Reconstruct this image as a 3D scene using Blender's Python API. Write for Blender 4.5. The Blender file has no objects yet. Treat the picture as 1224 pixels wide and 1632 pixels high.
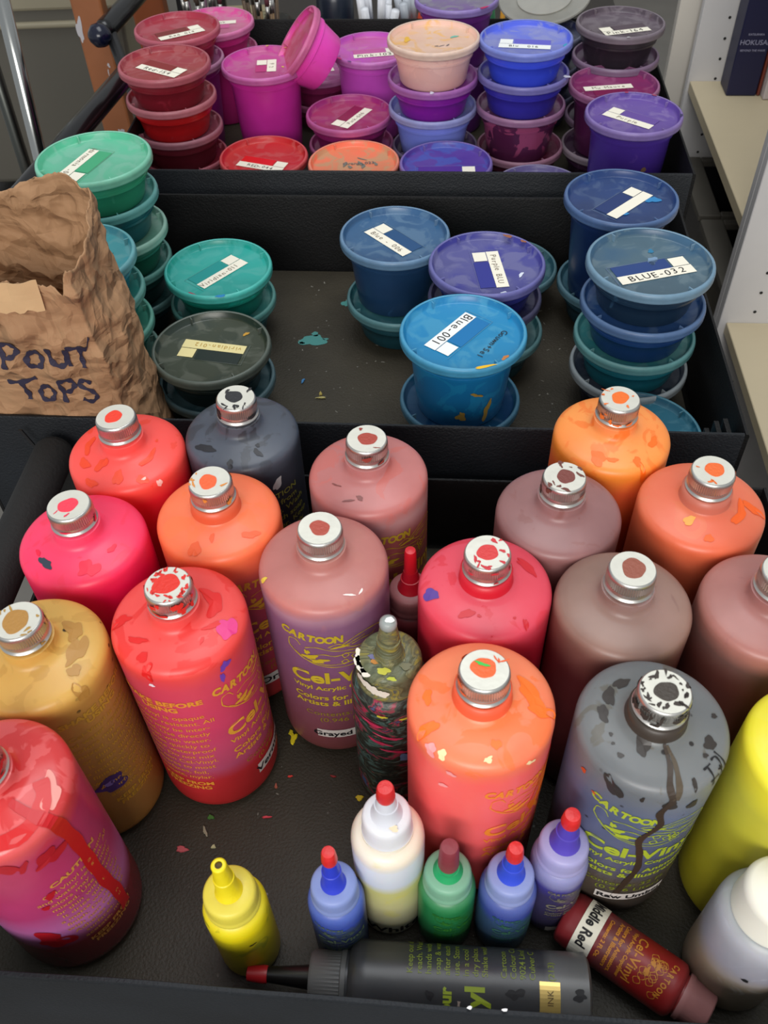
import bpy, bmesh, math, random
from mathutils import Vector, Matrix, noise
PI = math.pi
D = bpy.data
scene = bpy.context.scene
col = scene.collection

# ------------------------------------------------------------------ camera
FPX, PITCH, ROLL, CAMH = 1442.95, 0.8299, 0.0369, 0.6528
f = Vector((0, math.cos(PITCH), -math.sin(PITCH)))
r = Vector((1, 0, 0))
d = f.cross(r)
c_, s_ = math.cos(ROLL), math.sin(ROLL)
right = c_*r + s_*d
down = -s_*r + c_*d
cam_data = D.cameras.new('camera')
cam_data.sensor_fit = 'VERTICAL'
cam_data.sensor_height = 24.0
cam_data.sensor_width = 18.0
cam_data.lens = FPX/1632*24.0
cam_data.clip_start = 0.01
cam_data.clip_end = 50
cam_data.dof.use_dof = True
cam_data.dof.focus_distance = 0.75
cam_data.dof.aperture_fstop = 12.0
cam = D.objects.new('camera', cam_data)
M = Matrix((right, -down, -f)).transposed().to_4x4()
M.translation = Vector((0, 0, CAMH))
cam.matrix_world = M
col.objects.link(cam)
scene.camera = cam

# ------------------------------------------------------------------ world and light
world = D.worlds.new('room_light')
scene.world = world
world.use_nodes = True
bg = world.node_tree.nodes['Background']
bg.inputs[0].default_value = (0.93, 0.97, 1.0, 1)
bg.inputs[1].default_value = 0.50

def area(name, loc, target, size, energy, color):
    ld = D.lights.new(name, 'AREA')
    ld.shape = 'RECTANGLE'; ld.size, ld.size_y = size
    ld.energy = energy; ld.color = color
    o = D.objects.new(name, ld)
    o.location = loc
    o.rotation_euler = (Vector(target)-Vector(loc)).to_track_quat('-Z', 'Y').to_euler()
    col.objects.link(o)
    return o
area('window_light', (-0.35, -1.7, 1.35), (0, 0.5, 0), (1.5, 1.0), 44, (1.0, 0.97, 0.93))
area('ceiling_light', (0.1, 0.9, 2.5), (0, 0.8, 0), (1.6, 1.2), 26, (0.95, 0.98, 1.0))

vs = scene.view_settings
vs.view_transform = 'Standard'
vs.look = 'None'
vs.exposure = 0.0
vs.gamma = 1.0
vs.use_curve_mapping = False

# ------------------------------------------------------------------ helpers
YAW = math.radians(-5.3)
CA, SA = math.cos(YAW), math.sin(YAW)
def W(xl, yl, z=0.0):                     # cart frame to world
    return Vector((xl*CA - yl*SA, xl*SA + yl*CA, z))

def lin(c):
    out = []
    for v in c[:3]:
        v = v/255.0
        out.append(v/12.92 if v <= 0.04045 else ((v+0.055)/1.055)**2.4)
    return (*out, 1.0)

_mats = {}
def mat(name, color, rough=0.5, metal=0.0, sss=0.0, spec=0.5, trans=0.0, bump=0.0, bscale=200, var=0.0, vscale=30, coat=0.0, alpha=1.0):
    key = (name, tuple(color), rough, metal)
    if key in _mats: return _mats[key]
    m = D.materials.new(name); m.use_nodes = True
    nt = m.node_tree; b = nt.nodes['Principled BSDF']
    b.inputs['Base Color'].default_value = lin(color)
    b.inputs['Roughness'].default_value = rough
    b.inputs['Metallic'].default_value = metal
    b.inputs['Specular IOR Level'].default_value = spec
    b.inputs['Transmission Weight'].default_value = trans
    b.inputs['Coat Weight'].default_value = coat
    b.inputs['Alpha'].default_value = alpha
    if sss:
        b.inputs['Subsurface Weight'].default_value = sss
        b.inputs['Subsurface Radius'].default_value = (1, 0.6, 0.4)
        b.inputs['Subsurface Scale'].default_value = 0.008
    tc = nt.nodes.new('ShaderNodeTexCoord')
    if var:
        n = nt.nodes.new('ShaderNodeTexNoise'); n.inputs['Scale'].default_value = vscale
        n.inputs['Detail'].default_value = 5
        nt.links.new(tc.outputs['Object'], n.inputs['Vector'])
        mx = nt.nodes.new('ShaderNodeMix'); mx.data_type = 'RGBA'
        l = lin(color)
        mx.inputs['A'].default_value = tuple(min(1, v*(1+var)) for v in l[:3])+(1,)
        mx.inputs['B'].default_value = tuple(v*(1-var) for v in l[:3])+(1,)
        nt.links.new(n.outputs['Fac'], mx.inputs['Factor'])
        nt.links.new(mx.outputs['Result'], b.inputs['Base Color'])
    if bump:
        n = nt.nodes.new('ShaderNodeTexNoise'); n.inputs['Scale'].default_value = bscale
        n.inputs['Detail'].default_value = 3
        nt.links.new(tc.outputs['Object'], n.inputs['Vector'])
        bp = nt.nodes.new('ShaderNodeBump'); bp.inputs['Strength'].default_value = bump
        bp.inputs['Distance'].default_value = 0.001
        nt.links.new(n.outputs['Fac'], bp.inputs['Height'])
        nt.links.new(bp.outputs['Normal'], b.inputs['Normal'])
    _mats[key] = m
    return m

def ramp(nt, stops, interp='LINEAR'):
    n = nt.nodes.new('ShaderNodeValToRGB')
    n.color_ramp.interpolation = interp
    e = n.color_ramp.elements
    e[0].position, e[0].color = stops[0]
    e[1].position, e[1].color = stops[-1]
    for p, c in stops[1:-1]:
        q = e.new(p); q.color = c
    return n

def bottle_mat(name, stops, height, stain=None, amount=0.42, seed=0.0, rough=0.38, speck=None, stain_from=0.6, soft=0.03, sss=0.25):
    """stops: list of (z fraction, colour). Paint seen through frosted plastic, with smears on the shoulder."""
    m = D.materials.new(name); m.use_nodes = True
    nt = m.node_tree; b = nt.nodes['Principled BSDF']; L = nt.links.new
    b.inputs['Roughness'].default_value = rough
    b.inputs['Subsurface Weight'].default_value = sss
    b.inputs['Subsurface Radius'].default_value = (1, 0.5, 0.3)
    b.inputs['Subsurface Scale'].default_value = 0.01
    tc = nt.nodes.new('ShaderNodeTexCoord')
    mp = nt.nodes.new('ShaderNodeMapping'); mp.inputs['Location'].default_value = (seed, seed*1.7, 0)
    L(tc.outputs['Object'], mp.inputs['Vector'])
    sp = nt.nodes.new('ShaderNodeSeparateXYZ'); L(tc.outputs['Object'], sp.inputs[0])
    n0 = nt.nodes.new('ShaderNodeTexNoise'); n0.inputs['Scale'].default_value = 18; n0.inputs['Detail'].default_value = 4
    L(mp.outputs[0], n0.inputs['Vector'])
    # wavy separation lines
    ma = nt.nodes.new('ShaderNodeMath'); ma.operation = 'MULTIPLY_ADD'
    L(n0.outputs['Fac'], ma.inputs[0]); ma.inputs[1].default_value = 0.010; L(sp.outputs['Z'], ma.inputs[2])
    mo = nt.nodes.new('ShaderNodeMath'); mo.operation = 'SUBTRACT'; L(ma.outputs[0], mo.inputs[0]); mo.inputs[1].default_value = 0.005; ma = mo
    mb = nt.nodes.new('ShaderNodeMath'); mb.operation = 'DIVIDE'; L(ma.outputs[0], mb.inputs[0]); mb.inputs[1].default_value = height
    rp = ramp(nt, [(p, lin(c)) for p, c in stops]); L(mb.outputs[0], rp.inputs[0])
    cur = rp.outputs['Color']
    # cloudy tone
    mx = nt.nodes.new('ShaderNodeMix'); mx.data_type = 'RGBA'; mx.blend_type = 'OVERLAY'
    rr = ramp(nt, [(0.3, (0.40, 0.40, 0.40, 1)), (0.7, (0.63, 0.63, 0.63, 1))]); L(n0.outputs['Fac'], rr.inputs[0])
    mx.inputs['Factor'].default_value = 0.6
    L(cur, mx.inputs['A']); L(rr.outputs['Color'], mx.inputs['B']); cur = mx.outputs['Result']
    if stain:
        n1 = nt.nodes.new('ShaderNodeTexNoise'); n1.inputs['Scale'].default_value = 38; n1.inputs['Detail'].default_value = 3
        n1.inputs['Distortion'].default_value = 1.2
        L(mp.outputs[0], n1.inputs['Vector'])
        r1 = ramp(nt, [(1-amount, (0, 0, 0, 1)), (1-amount+soft, (1, 1, 1, 1))]); L(n1.outputs['Fac'], r1.inputs[0])
        g = nt.nodes.new('ShaderNodeMapRange'); L(sp.outputs['Z'], g.inputs['Value'])
        g.inputs['From Min'].default_value = height*stain_from; g.inputs['From Max'].default_value = height*(stain_from+0.15)
        g.inputs['To Min'].default_value = 0.0; g.inputs['To Max'].default_value = 0.8
        mu = nt.nodes.new('ShaderNodeMath'); mu.operation = 'MULTIPLY'; L(r1.outputs['Color'], mu.inputs[0]); L(g.outputs[0], mu.inputs[1])
        m2 = nt.nodes.new('ShaderNodeMix'); m2.data_type = 'RGBA'; L(mu.outputs[0], m2.inputs['Factor'])
        L(cur, m2.inputs['A']); m2.inputs['B'].default_value = lin(stain); cur = m2.outputs['Result']
    if speck:
        v = nt.nodes.new('ShaderNodeTexVoronoi'); v.inputs['Scale'].default_value = 90; L(mp.outputs[0], v.inputs['Vector'])
        v.inputs['Randomness'].default_value = 1
        r2 = ramp(nt, [(0.10, (1, 1, 1, 1)), (0.16, (0, 0, 0, 1))]); L(v.outputs['Distance'], r2.inputs[0])
        n3 = nt.nodes.new('ShaderNodeTexNoise'); n3.inputs['Scale'].default_value = 30; L(mp.outputs[0], n3.inputs['Vector'])
        r3 = ramp(nt, [(0.52, (0, 0, 0, 1)), (0.58, (1, 1, 1, 1))]); L(n3.outputs['Fac'], r3.inputs[0])
        mu = nt.nodes.new('ShaderNodeMath'); mu.operation = 'MULTIPLY'; L(r2.outputs['Color'], mu.inputs[0]); L(r3.outputs['Color'], mu.inputs[1])
        m2 = nt.nodes.new('ShaderNodeMix'); m2.data_type = 'RGBA'; L(mu.outputs[0], m2.inputs['Factor'])
        L(cur, m2.inputs['A']); m2.inputs['B'].default_value = lin(speck); cur = m2.outputs['Result']
    L(cur, b.inputs['Base Color'])
    bp = nt.nodes.new('ShaderNodeBump'); bp.inputs['Strength'].default_value = 0.25; bp.inputs['Distance'].default_value = 0.0008
    n4 = nt.nodes.new('ShaderNodeTexNoise'); n4.inputs['Scale'].default_value = 60; L(mp.outputs[0], n4.inputs['Vector'])
    L(n4.outputs['Fac'], bp.inputs['Height']); L(bp.outputs['Normal'], b.inputs['Normal'])
    return m

def link_mesh(name, verts, faces, material, parent=None, smooth=False, loc=None):
    me = D.meshes.new(name)
    me.from_pydata([tuple(v) for v in verts], [], faces)
    me.materials.append(material)
    if smooth:
        me.polygons.foreach_set('use_smooth', [True]*len(me.polygons))
    me.update()
    o = D.objects.new(name, me)
    col.objects.link(o)
    if parent: o.parent = parent
    if loc is not None: o.location = loc
    return o

def bevel(o, w, seg=2):
    m = o.modifiers.new('bevel', 'BEVEL'); m.width = w; m.segments = seg; m.limit_method = 'ANGLE'
    return o

class MB:
    def __init__(s): s.v = []; s.f = []
    def add(s, v, fc):
        n = len(s.v); s.v += [Vector(p) for p in v]; s.f += [tuple(i+n for i in q) for q in fc]; return s
    def box(s, x0, x1, y0, y1, z0, z1, tf=None):
        v = [(x, y, z) for z in (z0, z1) for y in (y0, y1) for x in (x0, x1)]
        if tf: v = [tf(Vector(p)) for p in v]
        return s.add(v, [(0, 2, 3, 1), (4, 5, 7, 6), (0, 1, 5, 4), (2, 6, 7, 3), (0, 4, 6, 2), (1, 3, 7, 5)])
    def lathe(s, prof, seg=48, rib=None, tf=None, close=True):
        """prof: (r, z) list from bottom axis outward then up; rib = {row index: amplitude}"""
        v = []; fc = []
        for i, (rr, z) in enumerate(prof):
            for k in range(seg):
                q = rr
                if rib and i in rib: q = rr*(1-rib[i]) if k % 2 else rr
                a = 2*PI*k/seg
                p = Vector((q*math.cos(a), q*math.sin(a), z))
                v.append(tf(p) if tf else p)
        n = len(prof)
        for i in range(n-1):
            for k in range(seg):
                k2 = (k+1) % seg
                fc.append((i*seg+k, i*seg+k2, (i+1)*seg+k2, (i+1)*seg+k))
        if close:
            fc.append(tuple(range(seg-1, -1, -1)))
            fc.append(tuple((n-1)*seg+k for k in range(seg)))
        return s.add(v, fc)
    def tube(s, pts, rad, seg=16, cap=True):
        pts = [Vector(p) for p in pts]
        if not isinstance(rad, (list, tuple)): rad = [rad]*len(pts)
        v = []; fc = []
        up = Vector((0, 0, 1))
        for i, p in enumerate(pts):
            t = (pts[min(i+1, len(pts)-1)]-pts[max(i-1, 0)]).normalized()
            a = t.cross(up)
            if a.length < 1e-3: a = t.cross(Vector((1, 0, 0)))
            a.normalize(); b = t.cross(a)
            for k in range(seg):
                th = 2*PI*k/seg
                v.append(p + a*math.cos(th)*rad[i] + b*math.sin(th)*rad[i])
        for i in range(len(pts)-1):
            for k in range(seg):
                k2 = (k+1) % seg
                fc.append((i*seg+k, i*seg+k2, (i+1)*seg+k2, (i+1)*seg+k))
        if cap:
            fc.append(tuple(range(seg-1, -1, -1))); fc.append(tuple((len(pts)-1)*seg+k for k in range(seg)))
        return s.add(v, fc)
    def build(s, name, material, parent=None, smooth=False, loc=None):
        return link_mesh(name, s.v, s.f, material, parent, smooth, loc)

def autosmooth(o, ang=35):
    me = o.data
    bm = bmesh.new(); bm.from_mesh(me)
    bmesh.ops.recalc_face_normals(bm, faces=bm.faces)
    for fc in bm.faces: fc.smooth = True
    for e in bm.edges:
        if len(e.link_faces) == 2 and e.calc_face_angle(0) > math.radians(ang): e.smooth = False
    bm.to_mesh(me); bm.free()
    return o

def thing(name, label, cat, loc=(0, 0, 0), rotz=0.0, group=None, kind=None):
    o = D.objects.new(name, None); col.objects.link(o)
    o.empty_display_size = 0.02
    o.location = loc; o.rotation_euler = (0, 0, rotz)
    tag(o, label, cat, group, kind)
    return o
def tag(o, label=None, cat=None, group=None, kind=None):
    if label: o['label'] = label
    if cat: o['category'] = cat
    if group: o['group'] = group
    if kind: o['kind'] = kind
    return o

# ---- printed text as flat geometry, mapped on any surface
_tc = {}
def text2d(s, size, bold=0.0, align='LEFT', xs=1.0):
    key = (s, size, bold, align, xs)
    if key in _tc: return _tc[key]
    cu = D.curves.new('printing', 'FONT'); cu.body = s; cu.size = size; cu.offset = bold; cu.align_x = align
    cu.resolution_u = 3
    o = D.objects.new('printing', cu); col.objects.link(o)
    me = o.to_mesh()
    v = [(p.co.x*xs, p.co.y) for p in me.vertices]; fc = [tuple(p.vertices) for p in me.polygons]
    o.to_mesh_clear(); D.objects.remove(o); D.curves.remove(cu)
    _tc[key] = (v, fc)
    return _tc[key]

def stroke2d(lines, w, wob=0.3):
    """marker strokes: polylines to ribbons in 2d"""
    v = []; fc = []
    for pl in lines:
        P = [Vector(p) for p in pl]
        # resample smoothly
        Q = []
        for i in range(len(P)-1):
            p0 = P[max(i-1, 0)]; p1 = P[i]; p2 = P[i+1]; p3 = P[min(i+2, len(P)-1)]
            for k in range(5):
                t = k/5
                Q.append(0.5*((2*p1)+(p2-p0)*t+(2*p0-5*p1+4*p2-p3)*t*t+(3*p1-p0-3*p2+p3)*t**3))
        Q.append(P[-1])
        n = len(v)
        for i, q in enumerate(Q):
            t = (Q[min(i+1, len(Q)-1)]-Q[max(i-1, 0)])
            if t.length < 1e-9: t = Vector((1, 0))
            t.normalize(); nn = Vector((-t.y, t.x))*w/2*(1.0-wob*.6+wob*math.sin(i*1.3))
            v += [tuple(q+nn), tuple(q-nn)]
        for i in range(len(Q)-1):
            fc.append((n+2*i, n+2*i+1, n+2*i+3, n+2*i+2))
    return v, fc

def blob2d(cx, cy, rx, ry, seed, rough=0.25, n=36, rot=0.0):
    if n >= 18: n = 40
    rnd = random.Random(seed); ph = [rnd.uniform(0, 6.28) for _ in range(5)]
    v = [(cx, cy)]
    for k in range(n):
        a = 2*PI*k/n
        q = 1+rough*(0.5*math.sin(2*a+ph[0])+0.4*math.sin(3*a+ph[1])+0.3*math.sin(5*a+ph[2])+0.08*math.sin(9*a+ph[3]))
        x, y = rx*q*math.cos(a), ry*q*math.sin(a)
        v.append((cx+x*math.cos(rot)-y*math.sin(rot), cy+x*math.sin(rot)+y*math.cos(rot)))
    return v, [(0, 1+k, 1+(k+1) % n) for k in range(n)]

class Ink:
    """collects 2d shapes mapped to 3d"""
    def __init__(s): s.m = MB()
    def put(s, shape, fn):
        v, fc = shape
        s.m.add([fn(x, y) for x, y in v], fc); return s
    def build(s, name, material, parent): return s.m.build(name, material, parent)

def cyl(R, phi0, z0, e=0.0003, rot=0.0):
    def fn(x, y):
        xx = x*math.cos(rot)-y*math.sin(rot); yy = x*math.sin(rot)+y*math.cos(rot)
        a = phi0+xx/R
        return Vector(((R+e)*math.sin(a), -(R+e)*math.cos(a), z0+yy))
    return fn
def grid_patch(w, h, nx, ny):
    v = [(-w/2+w*i/nx, -h/2+h*j/ny) for j in range(ny+1) for i in range(nx+1)]
    fc = [(j*(nx+1)+i, j*(nx+1)+i+1, (j+1)*(nx+1)+i+1, (j+1)*(nx+1)+i) for j in range(ny) for i in range(nx)]
    return v, fc
def flat(z, ox=0, oy=0, ang=0.0):
    def fn(x, y):
        return Vector((ox+x*math.cos(ang)-y*math.sin(ang), oy+x*math.sin(ang)+y*math.cos(ang), z))
    return fn

# ------------------------------------------------------------------ common materials
PAPER = mat('paper', (246, 240, 222), 0.7, var=0.05, vscale=60)
TAPE = mat('sticker_paper', (214, 206, 200), 0.6, var=0.06)
BLACKINK = mat('black_ink', (22, 20, 24), 0.6)
GREYINK = mat('faded_ink', (120, 105, 90), 0.7)
ALU = mat('aluminium', (205, 203, 198), 0.38, 1.0, bump=0.2, bscale=120, var=0.12, vscale=90)
CAPTOP = mat('cap_enamel', (222, 220, 208), 0.42, 0.35, bump=0.15, bscale=150, var=0.10, vscale=120)
REDTIP = mat('red_plastic', (214, 40, 40), 0.4, bump=0.5, bscale=260, var=0.2, vscale=90)
BLACKPL = mat('black_plastic', (24, 24, 26), 0.45, bump=0.3, bscale=400)

def tray_material(name, base, fine=True, rough=0.55, speck=True):
    m = D.materials.new(name); m.use_nodes = True
    nt = m.node_tree; b = nt.nodes['Principled BSDF']; L = nt.links.new
    tc = nt.nodes.new('ShaderNodeTexCoord')
    n = nt.nodes.new('ShaderNodeTexNoise'); n.inputs['Scale'].default_value = 9; n.inputs['Detail'].default_value = 6
    L(tc.outputs['Object'], n.inputs['Vector'])
    l = lin(base)
    rp = ramp(nt, [(0.3, tuple(v*0.7 for v in l[:3])+(1,)), (0.7, tuple(v*1.45 for v in l[:3])+(1,))]); L(n.outputs['Fac'], rp.inputs[0])
    cur = rp.outputs['Color']
    if speck:
        v = nt.nodes.new('ShaderNodeTexVoronoi'); v.inputs['Scale'].default_value = 130; L(tc.outputs['Object'], v.inputs['Vector'])
        r2 = ramp(nt, [(0.09, (1, 1, 1, 1)), (0.14, (0, 0, 0, 1))]); L(v.outputs['Distance'], r2.inputs[0])
        n3 = nt.nodes.new('ShaderNodeTexNoise'); n3.inputs['Scale'].default_value = 45; L(tc.outputs['Object'], n3.inputs['Vector'])
        r3 = ramp(nt, [(0.60, (0, 0, 0, 1)), (0.66, (1, 1, 1, 1))]); L(n3.outputs['Fac'], r3.inputs[0])
        mu = nt.nodes.new('ShaderNodeMath'); mu.operation = 'MULTIPLY'; L(r2.outputs['Color'], mu.inputs[0]); L(r3.outputs['Color'], mu.inputs[1])
        m2 = nt.nodes.new('ShaderNodeMix'); m2.data_type = 'RGBA'; L(mu.outputs[0], m2.inputs['Factor'])
        L(cur, m2.inputs['A']); m2.inputs['B'].default_value = (0.2, 0.19, 0.17, 1); cur = m2.outputs['Result']
    L(cur, b.inputs['Base Color'])
    b.inputs['Roughness'].default_value = rough
    b.inputs['Specular IOR Level'].default_value = 0.35
    v = nt.nodes.new('ShaderNodeTexNoise'); v.inputs['Scale'].default_value = 480 if fine else 150; v.inputs['Detail'].default_value = 2
    L(tc.outputs['Object'], v.inputs['Vector'])
    bp = nt.nodes.new('ShaderNodeBump'); bp.inputs['Strength'].default_value = 0.5; bp.inputs['Distance'].default_value = 0.0012
    L(v.outputs['Fac'], bp.inputs['Height']); L(bp.outputs['Normal'], b.inputs['Normal'])
    return m
TRAYFLOOR = tray_material('pebbled_black_plastic', (54, 49, 39))
TRAYWALL = tray_material('black_moulded_plastic', (6, 6, 7), rough=0.6, speck=False)
TRAYLIT = tray_material('lit_moulded_plastic', (18, 22, 27), rough=0.55, speck=False)  # front walls: same black plastic, light falling on them put into the colour

# ================================================================== SETTING
fl = MB().box(-3, 3, -1.5, 5.5, -0.82, -0.80).build('floor', mat('grey_concrete', (122, 118, 112), 0.7, var=0.2, vscale=6)); tag(fl, kind='structure')
wb = MB().box(-3, 3, 5.4, 5.5, -0.8, 1.8).build('wall_back', mat('cream_wall', (190, 184, 170), 0.8)); tag(wb, kind='structure')

def lip_wave(t):
    q = min(1, max(0, (t-.18)/.50)); return .0032-.0150*q*q*(3-2*q)+.0008*math.sin(t*31)
def cart(label, x0, x1, y0, y1, zf, zt, shell, wave=False, body_mat=None):
    root = thing('utility_cart', label, 'cart', W(0, 0, 0), YAW)
    th = 0.006; rl = 0.0032                      # wall thickness, rolled rim
    MB().box(x0+th, x1-th, y0+th, y1-th, zf-0.008, zf).build('tray_floor', TRAYFLOOR, root)
    def wall(name, pts, nrm, material, wavy=False):
        # pts: two ends (inner face), nrm: outward
        (ax, ay), (bx, by) = pts
        n = 40; v = []; fc = []
        prof = [(0, zf-0.008), (0, zt-0.003), (0.001, zt), (rl, zt), (rl+0.001, zt-0.002), (rl+0.001, zf-shell), (rl-0.002, zf-shell), (rl-0.002, zf-0.008)]
        for i in range(n+1):
            t = i/n; x = ax+(bx-ax)*t; y = ay+(by-ay)*t
            dz = lip_wave(t) if wavy else 0.0
            for o_, z in prof:
                zz = z+dz if z > zt-0.01 else z
                v.append((x+nrm[0]*o_, y+nrm[1]*o_, zz))
        k = len(prof)
        for i in range(n):
            for j in range(k):
                j2 = (j+1) % k
                fc.append((i*k+j, i*k+j2, (i+1)*k+j2, (i+1)*k+j))
        fc += [tuple(range(k)), tuple(n*k+j for j in range(k-1, -1, -1))]
        o = link_mesh(name, v, fc, material, root)
        autosmooth(o, 50)
        return o
    wall('front_wall', ((x0, y0), (x1, y0)), (0, -1), TRAYLIT, wave)
    wall('rear_wall', ((x0, y1), (x1, y1)), (0, 1), TRAYWALL)
    wall('left_wall', ((x0, y0-rl), (x0, y1+rl)), (-1, 0), TRAYWALL)
    wall('right_wall', ((x1, y0-rl), (x1, y1+rl)), (1, 0), TRAYWALL)
    for x in (x0+0.03, x1-0.03):
        for y in (y0+0.03, y1-0.03):
            MB().box(x-0.02, x+0.02, y-0.02, y+0.02, -0.72, zf-0.008).build('leg', TRAYWALL, root)
            MB().lathe([(0.001, -0.01), (0.036, -0.01), (0.038, -0.006), (0.038, 0.006), (0.036, 0.01), (0.001, 0.01)], 24,
                       tf=lambda p: Vector((x+p.z, y+p.x, -0.76+p.y))).build('caster', BLACKPL, root, smooth=False)
    MB().box(x0, x1, y0, y1, -0.60, -0.58).build('lower_shelf', TRAYWALL, root)
    return root
cart1 = cart('black plastic utility cart nearest the viewer, tray holding the big paint bottles', -0.318, 0.275, 0.144, 0.556, 0.0, 0.085, 0.10, wave=True)
cart2 = cart('black plastic utility cart in the middle, tray holding green and blue lidded cups', -0.430, 0.254, 0.584, 0.972, 0.030, 0.126, 0.12)
cart3 = cart('black plastic utility cart at the back, tray crowded with red, pink and purple cups', -0.411, 0.278, 1.016, 1.495, 0.030, 0.136, 0.12)
# small clip at the front right corner of the middle tray
MB().box(0.236, 0.240, 0.590, 0.610, 0.095, 0.115).box(0.243, 0.247, 0.590, 0.610, 0.095, 0.118).box(0.228, 0.232, 0.590, 0.606, 0.095, 0.110).build('corner_clip', TRAYWALL, cart2)
MB().box(-0.374, -0.371, 0.569, 0.5705, -0.08, 0.120, tf=lambda p: Vector((p.x+(p.z-0.12)*-0.35, p.y, p.z))).build('moulded_seam', BLACKPL, cart2)

FOAM = mat('black_foam_grip', (22, 22, 22), 0.8, bump=0.6, bscale=300)
GLOSS = mat('glossy_black_tube', (16, 16, 18), 0.22)
g = MB().tube([(-0.345, 0.21, 0.075), (-0.345, 0.24, 0.10), (-0.345, 0.562, 0.10), (-0.345, 0.569, 0.10)], [0.017, 0.0175, 0.0175, 0.014], 20).build('handle_grip', FOAM, cart1, True)
g2 = MB().box(-0.352, -0.322, 0.545, 0.560, 0.05, 0.095).build('handle_bracket', BLACKPL, cart1)
g = MB().tube([(-0.486, 0.895, 0.15), (-0.484, 0.905, 0.15), (-0.448, 1.27, 0.15), (-0.447, 1.28, 0.15)], [0.011, 0.0138, 0.0138, 0.012], 20).build('handle_grip', GLOSS, cart3, True); g['label'] = 'glossy black tube handle'
MB().tube([(-0.484, 0.93, 0.15), (-0.484, 0.935, 0.06), (-0.44, 1.03, 0.05), (-0.414, 1.04, 0.05)], 0.007, 12).build('handle_bracket', BLACKPL, cart3)
MB().tube([(-0.526, 1.405, 0.15), (-0.524, 1.42, 0.15), (-0.508, 1.62, 0.15), (-0.49, 1.85, 0.15)], [0.013, 0.0150, 0.0150, 0.0150], 20).build('handle_grip', GLOSS, cart3, True)
MB().lathe([(0.001, -0.017), (0.010, -0.014), (0.016, -0.006), (0.0175, 0.0), (0.016, 0.006), (0.010, 0.014), (0.001, 0.017)], 20, tf=lambda p: p+Vector((-0.526, 1.395, 0.15))).build('handle_ball', mat('navy_gloss', (14, 18, 40), 0.2), cart3, True)
MB().tube([(-0.522, 1.43, 0.145), (-0.46, 1.30, 0.10), (-0.414, 1.26, 0.08)], 0.009, 12).build('handle_bracket', BLACKPL, cart3)

# dried paint on the middle tray and wall
def stain_part(root, shapes, fn, color, name='paint_stain', rough=0.6):
    ink = Ink()
    for s in shapes: ink.put(s, fn)
    return ink.build(name, mat('dried_paint', color, rough), root)
zt = 0.0303
stain_part(cart2, [blob2d(-0.150, 0.826, 0.013, 0.011, 3, 0.35), blob2d(-0.149, 0.838, 0.004, 0.004, 5), blob2d(-0.136, 0.829, 0.003, 0.002, 8), blob2d(-0.162, 0.821, 0.003, 0.002, 9), blob2d(-0.118, 0.900, 0.005, 0.008, 14, 0.5)], flat(zt), (70, 140, 135))
stain_part(cart2, [blob2d(-0.115, 0.903, 0.003, 0.004, 15, 0.4)], flat(zt+0.0002), (190, 215, 200))
sc = []
rnd = random.Random(4)
for i in range(70):
    x, y = rnd.uniform(-0.17, 0.13), rnd.uniform(0.60, 0.95)
    sc.append(blob2d(x, y, rnd.uniform(.0004, .0022), rnd.uniform(.0003, .0009), i, 0.4, 8, rnd.uniform(0, 3)))
stain_part(cart2, sc, flat(zt), (130, 126, 116), 'paint_specks')
stain_part(cart2, [blob2d(-0.085, 0.055, 0.030, 0.010, 31, 0.4, 30, 0.35)], lambda x, y: Vector((x-0.02, 0.9715, y+0.03)), (26, 42, 44))
sc = []
for i in range(90):
    x, y = rnd.uniform(-0.13, 0.24), rnd.uniform(0.16, 0.50)
    sc.append(blob2d(x, y, rnd.uniform(.0003, .0014), rnd.uniform(.0003, .0007), i, 0.4, 8, rnd.uniform(0, 3)))
stain_part(cart1, sc, flat(0.0003), (120, 116, 104), 'paint_specks')
stain_part(cart1, [blob2d(-0.29, 0.1425, 0.014, 0.0014, 2, 0.3)], flat(0.0886), (30, 130, 110))
sc = [blob2d(0.0255+0.02*i, 0.1424, 0.0016, 0.0009, i, 0.3, 9) for i in range(2)]
stain_part(cart1, sc, flat(0.0770), (235, 235, 235), 'white_paint_specks')

# ================================================================== BIG PAINT BOTTLES
BR = 0.0435
BPROF = [(0.001, 0.001), (0.036, 0.001), (0.0405, 0.003), (0.0428, 0.008), (0.0435, 0.014), (0.0435, 0.1795), (0.0433, 0.1822), (0.0426, 0.1845), (0.0412, 0.1863), (0.0388, 0.1877),
         (0.0340, 0.1891), (0.0280, 0.1904), (0.0225, 0.1917), (0.0188, 0.1932), (0.0170, 0.1952), (0.0163, 0.1975), (0.0163, 0.2030), (0.0140, 0.2035), (0.0140, 0.2065)]
def bsurf(e=0.0004):
    """(angle, distance from the neck along the surface) -> point"""
    P = [p for p in reversed(BPROF[4:15])]
    def fn(phi, s):
        for i in range(len(P)-1):
            a, b = P[i], P[i+1]; l = math.hypot(b[0]-a[0], b[1]-a[1])
            if s <= l or i == len(P)-2:
                t = s/l; rr = a[0]+(b[0]-a[0])*t; z = a[1]+(b[1]-a[1])*t
                nr, nz = -(b[1]-a[1])/l, (b[0]-a[0])/l
                return Vector(((rr+nr*e)*math.sin(phi), -(rr+nr*e)*math.cos(phi), z+nz*e))
            s -= l
    def at_(phi0, s0):
        def g(x, y):
            s = max(0.0005, s0-y); rr = 0.020+min(s, 0.027)*0.87
            return fn(phi0+x/rr, s)
        return g
    return at_
SURF = bsurf()

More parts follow.
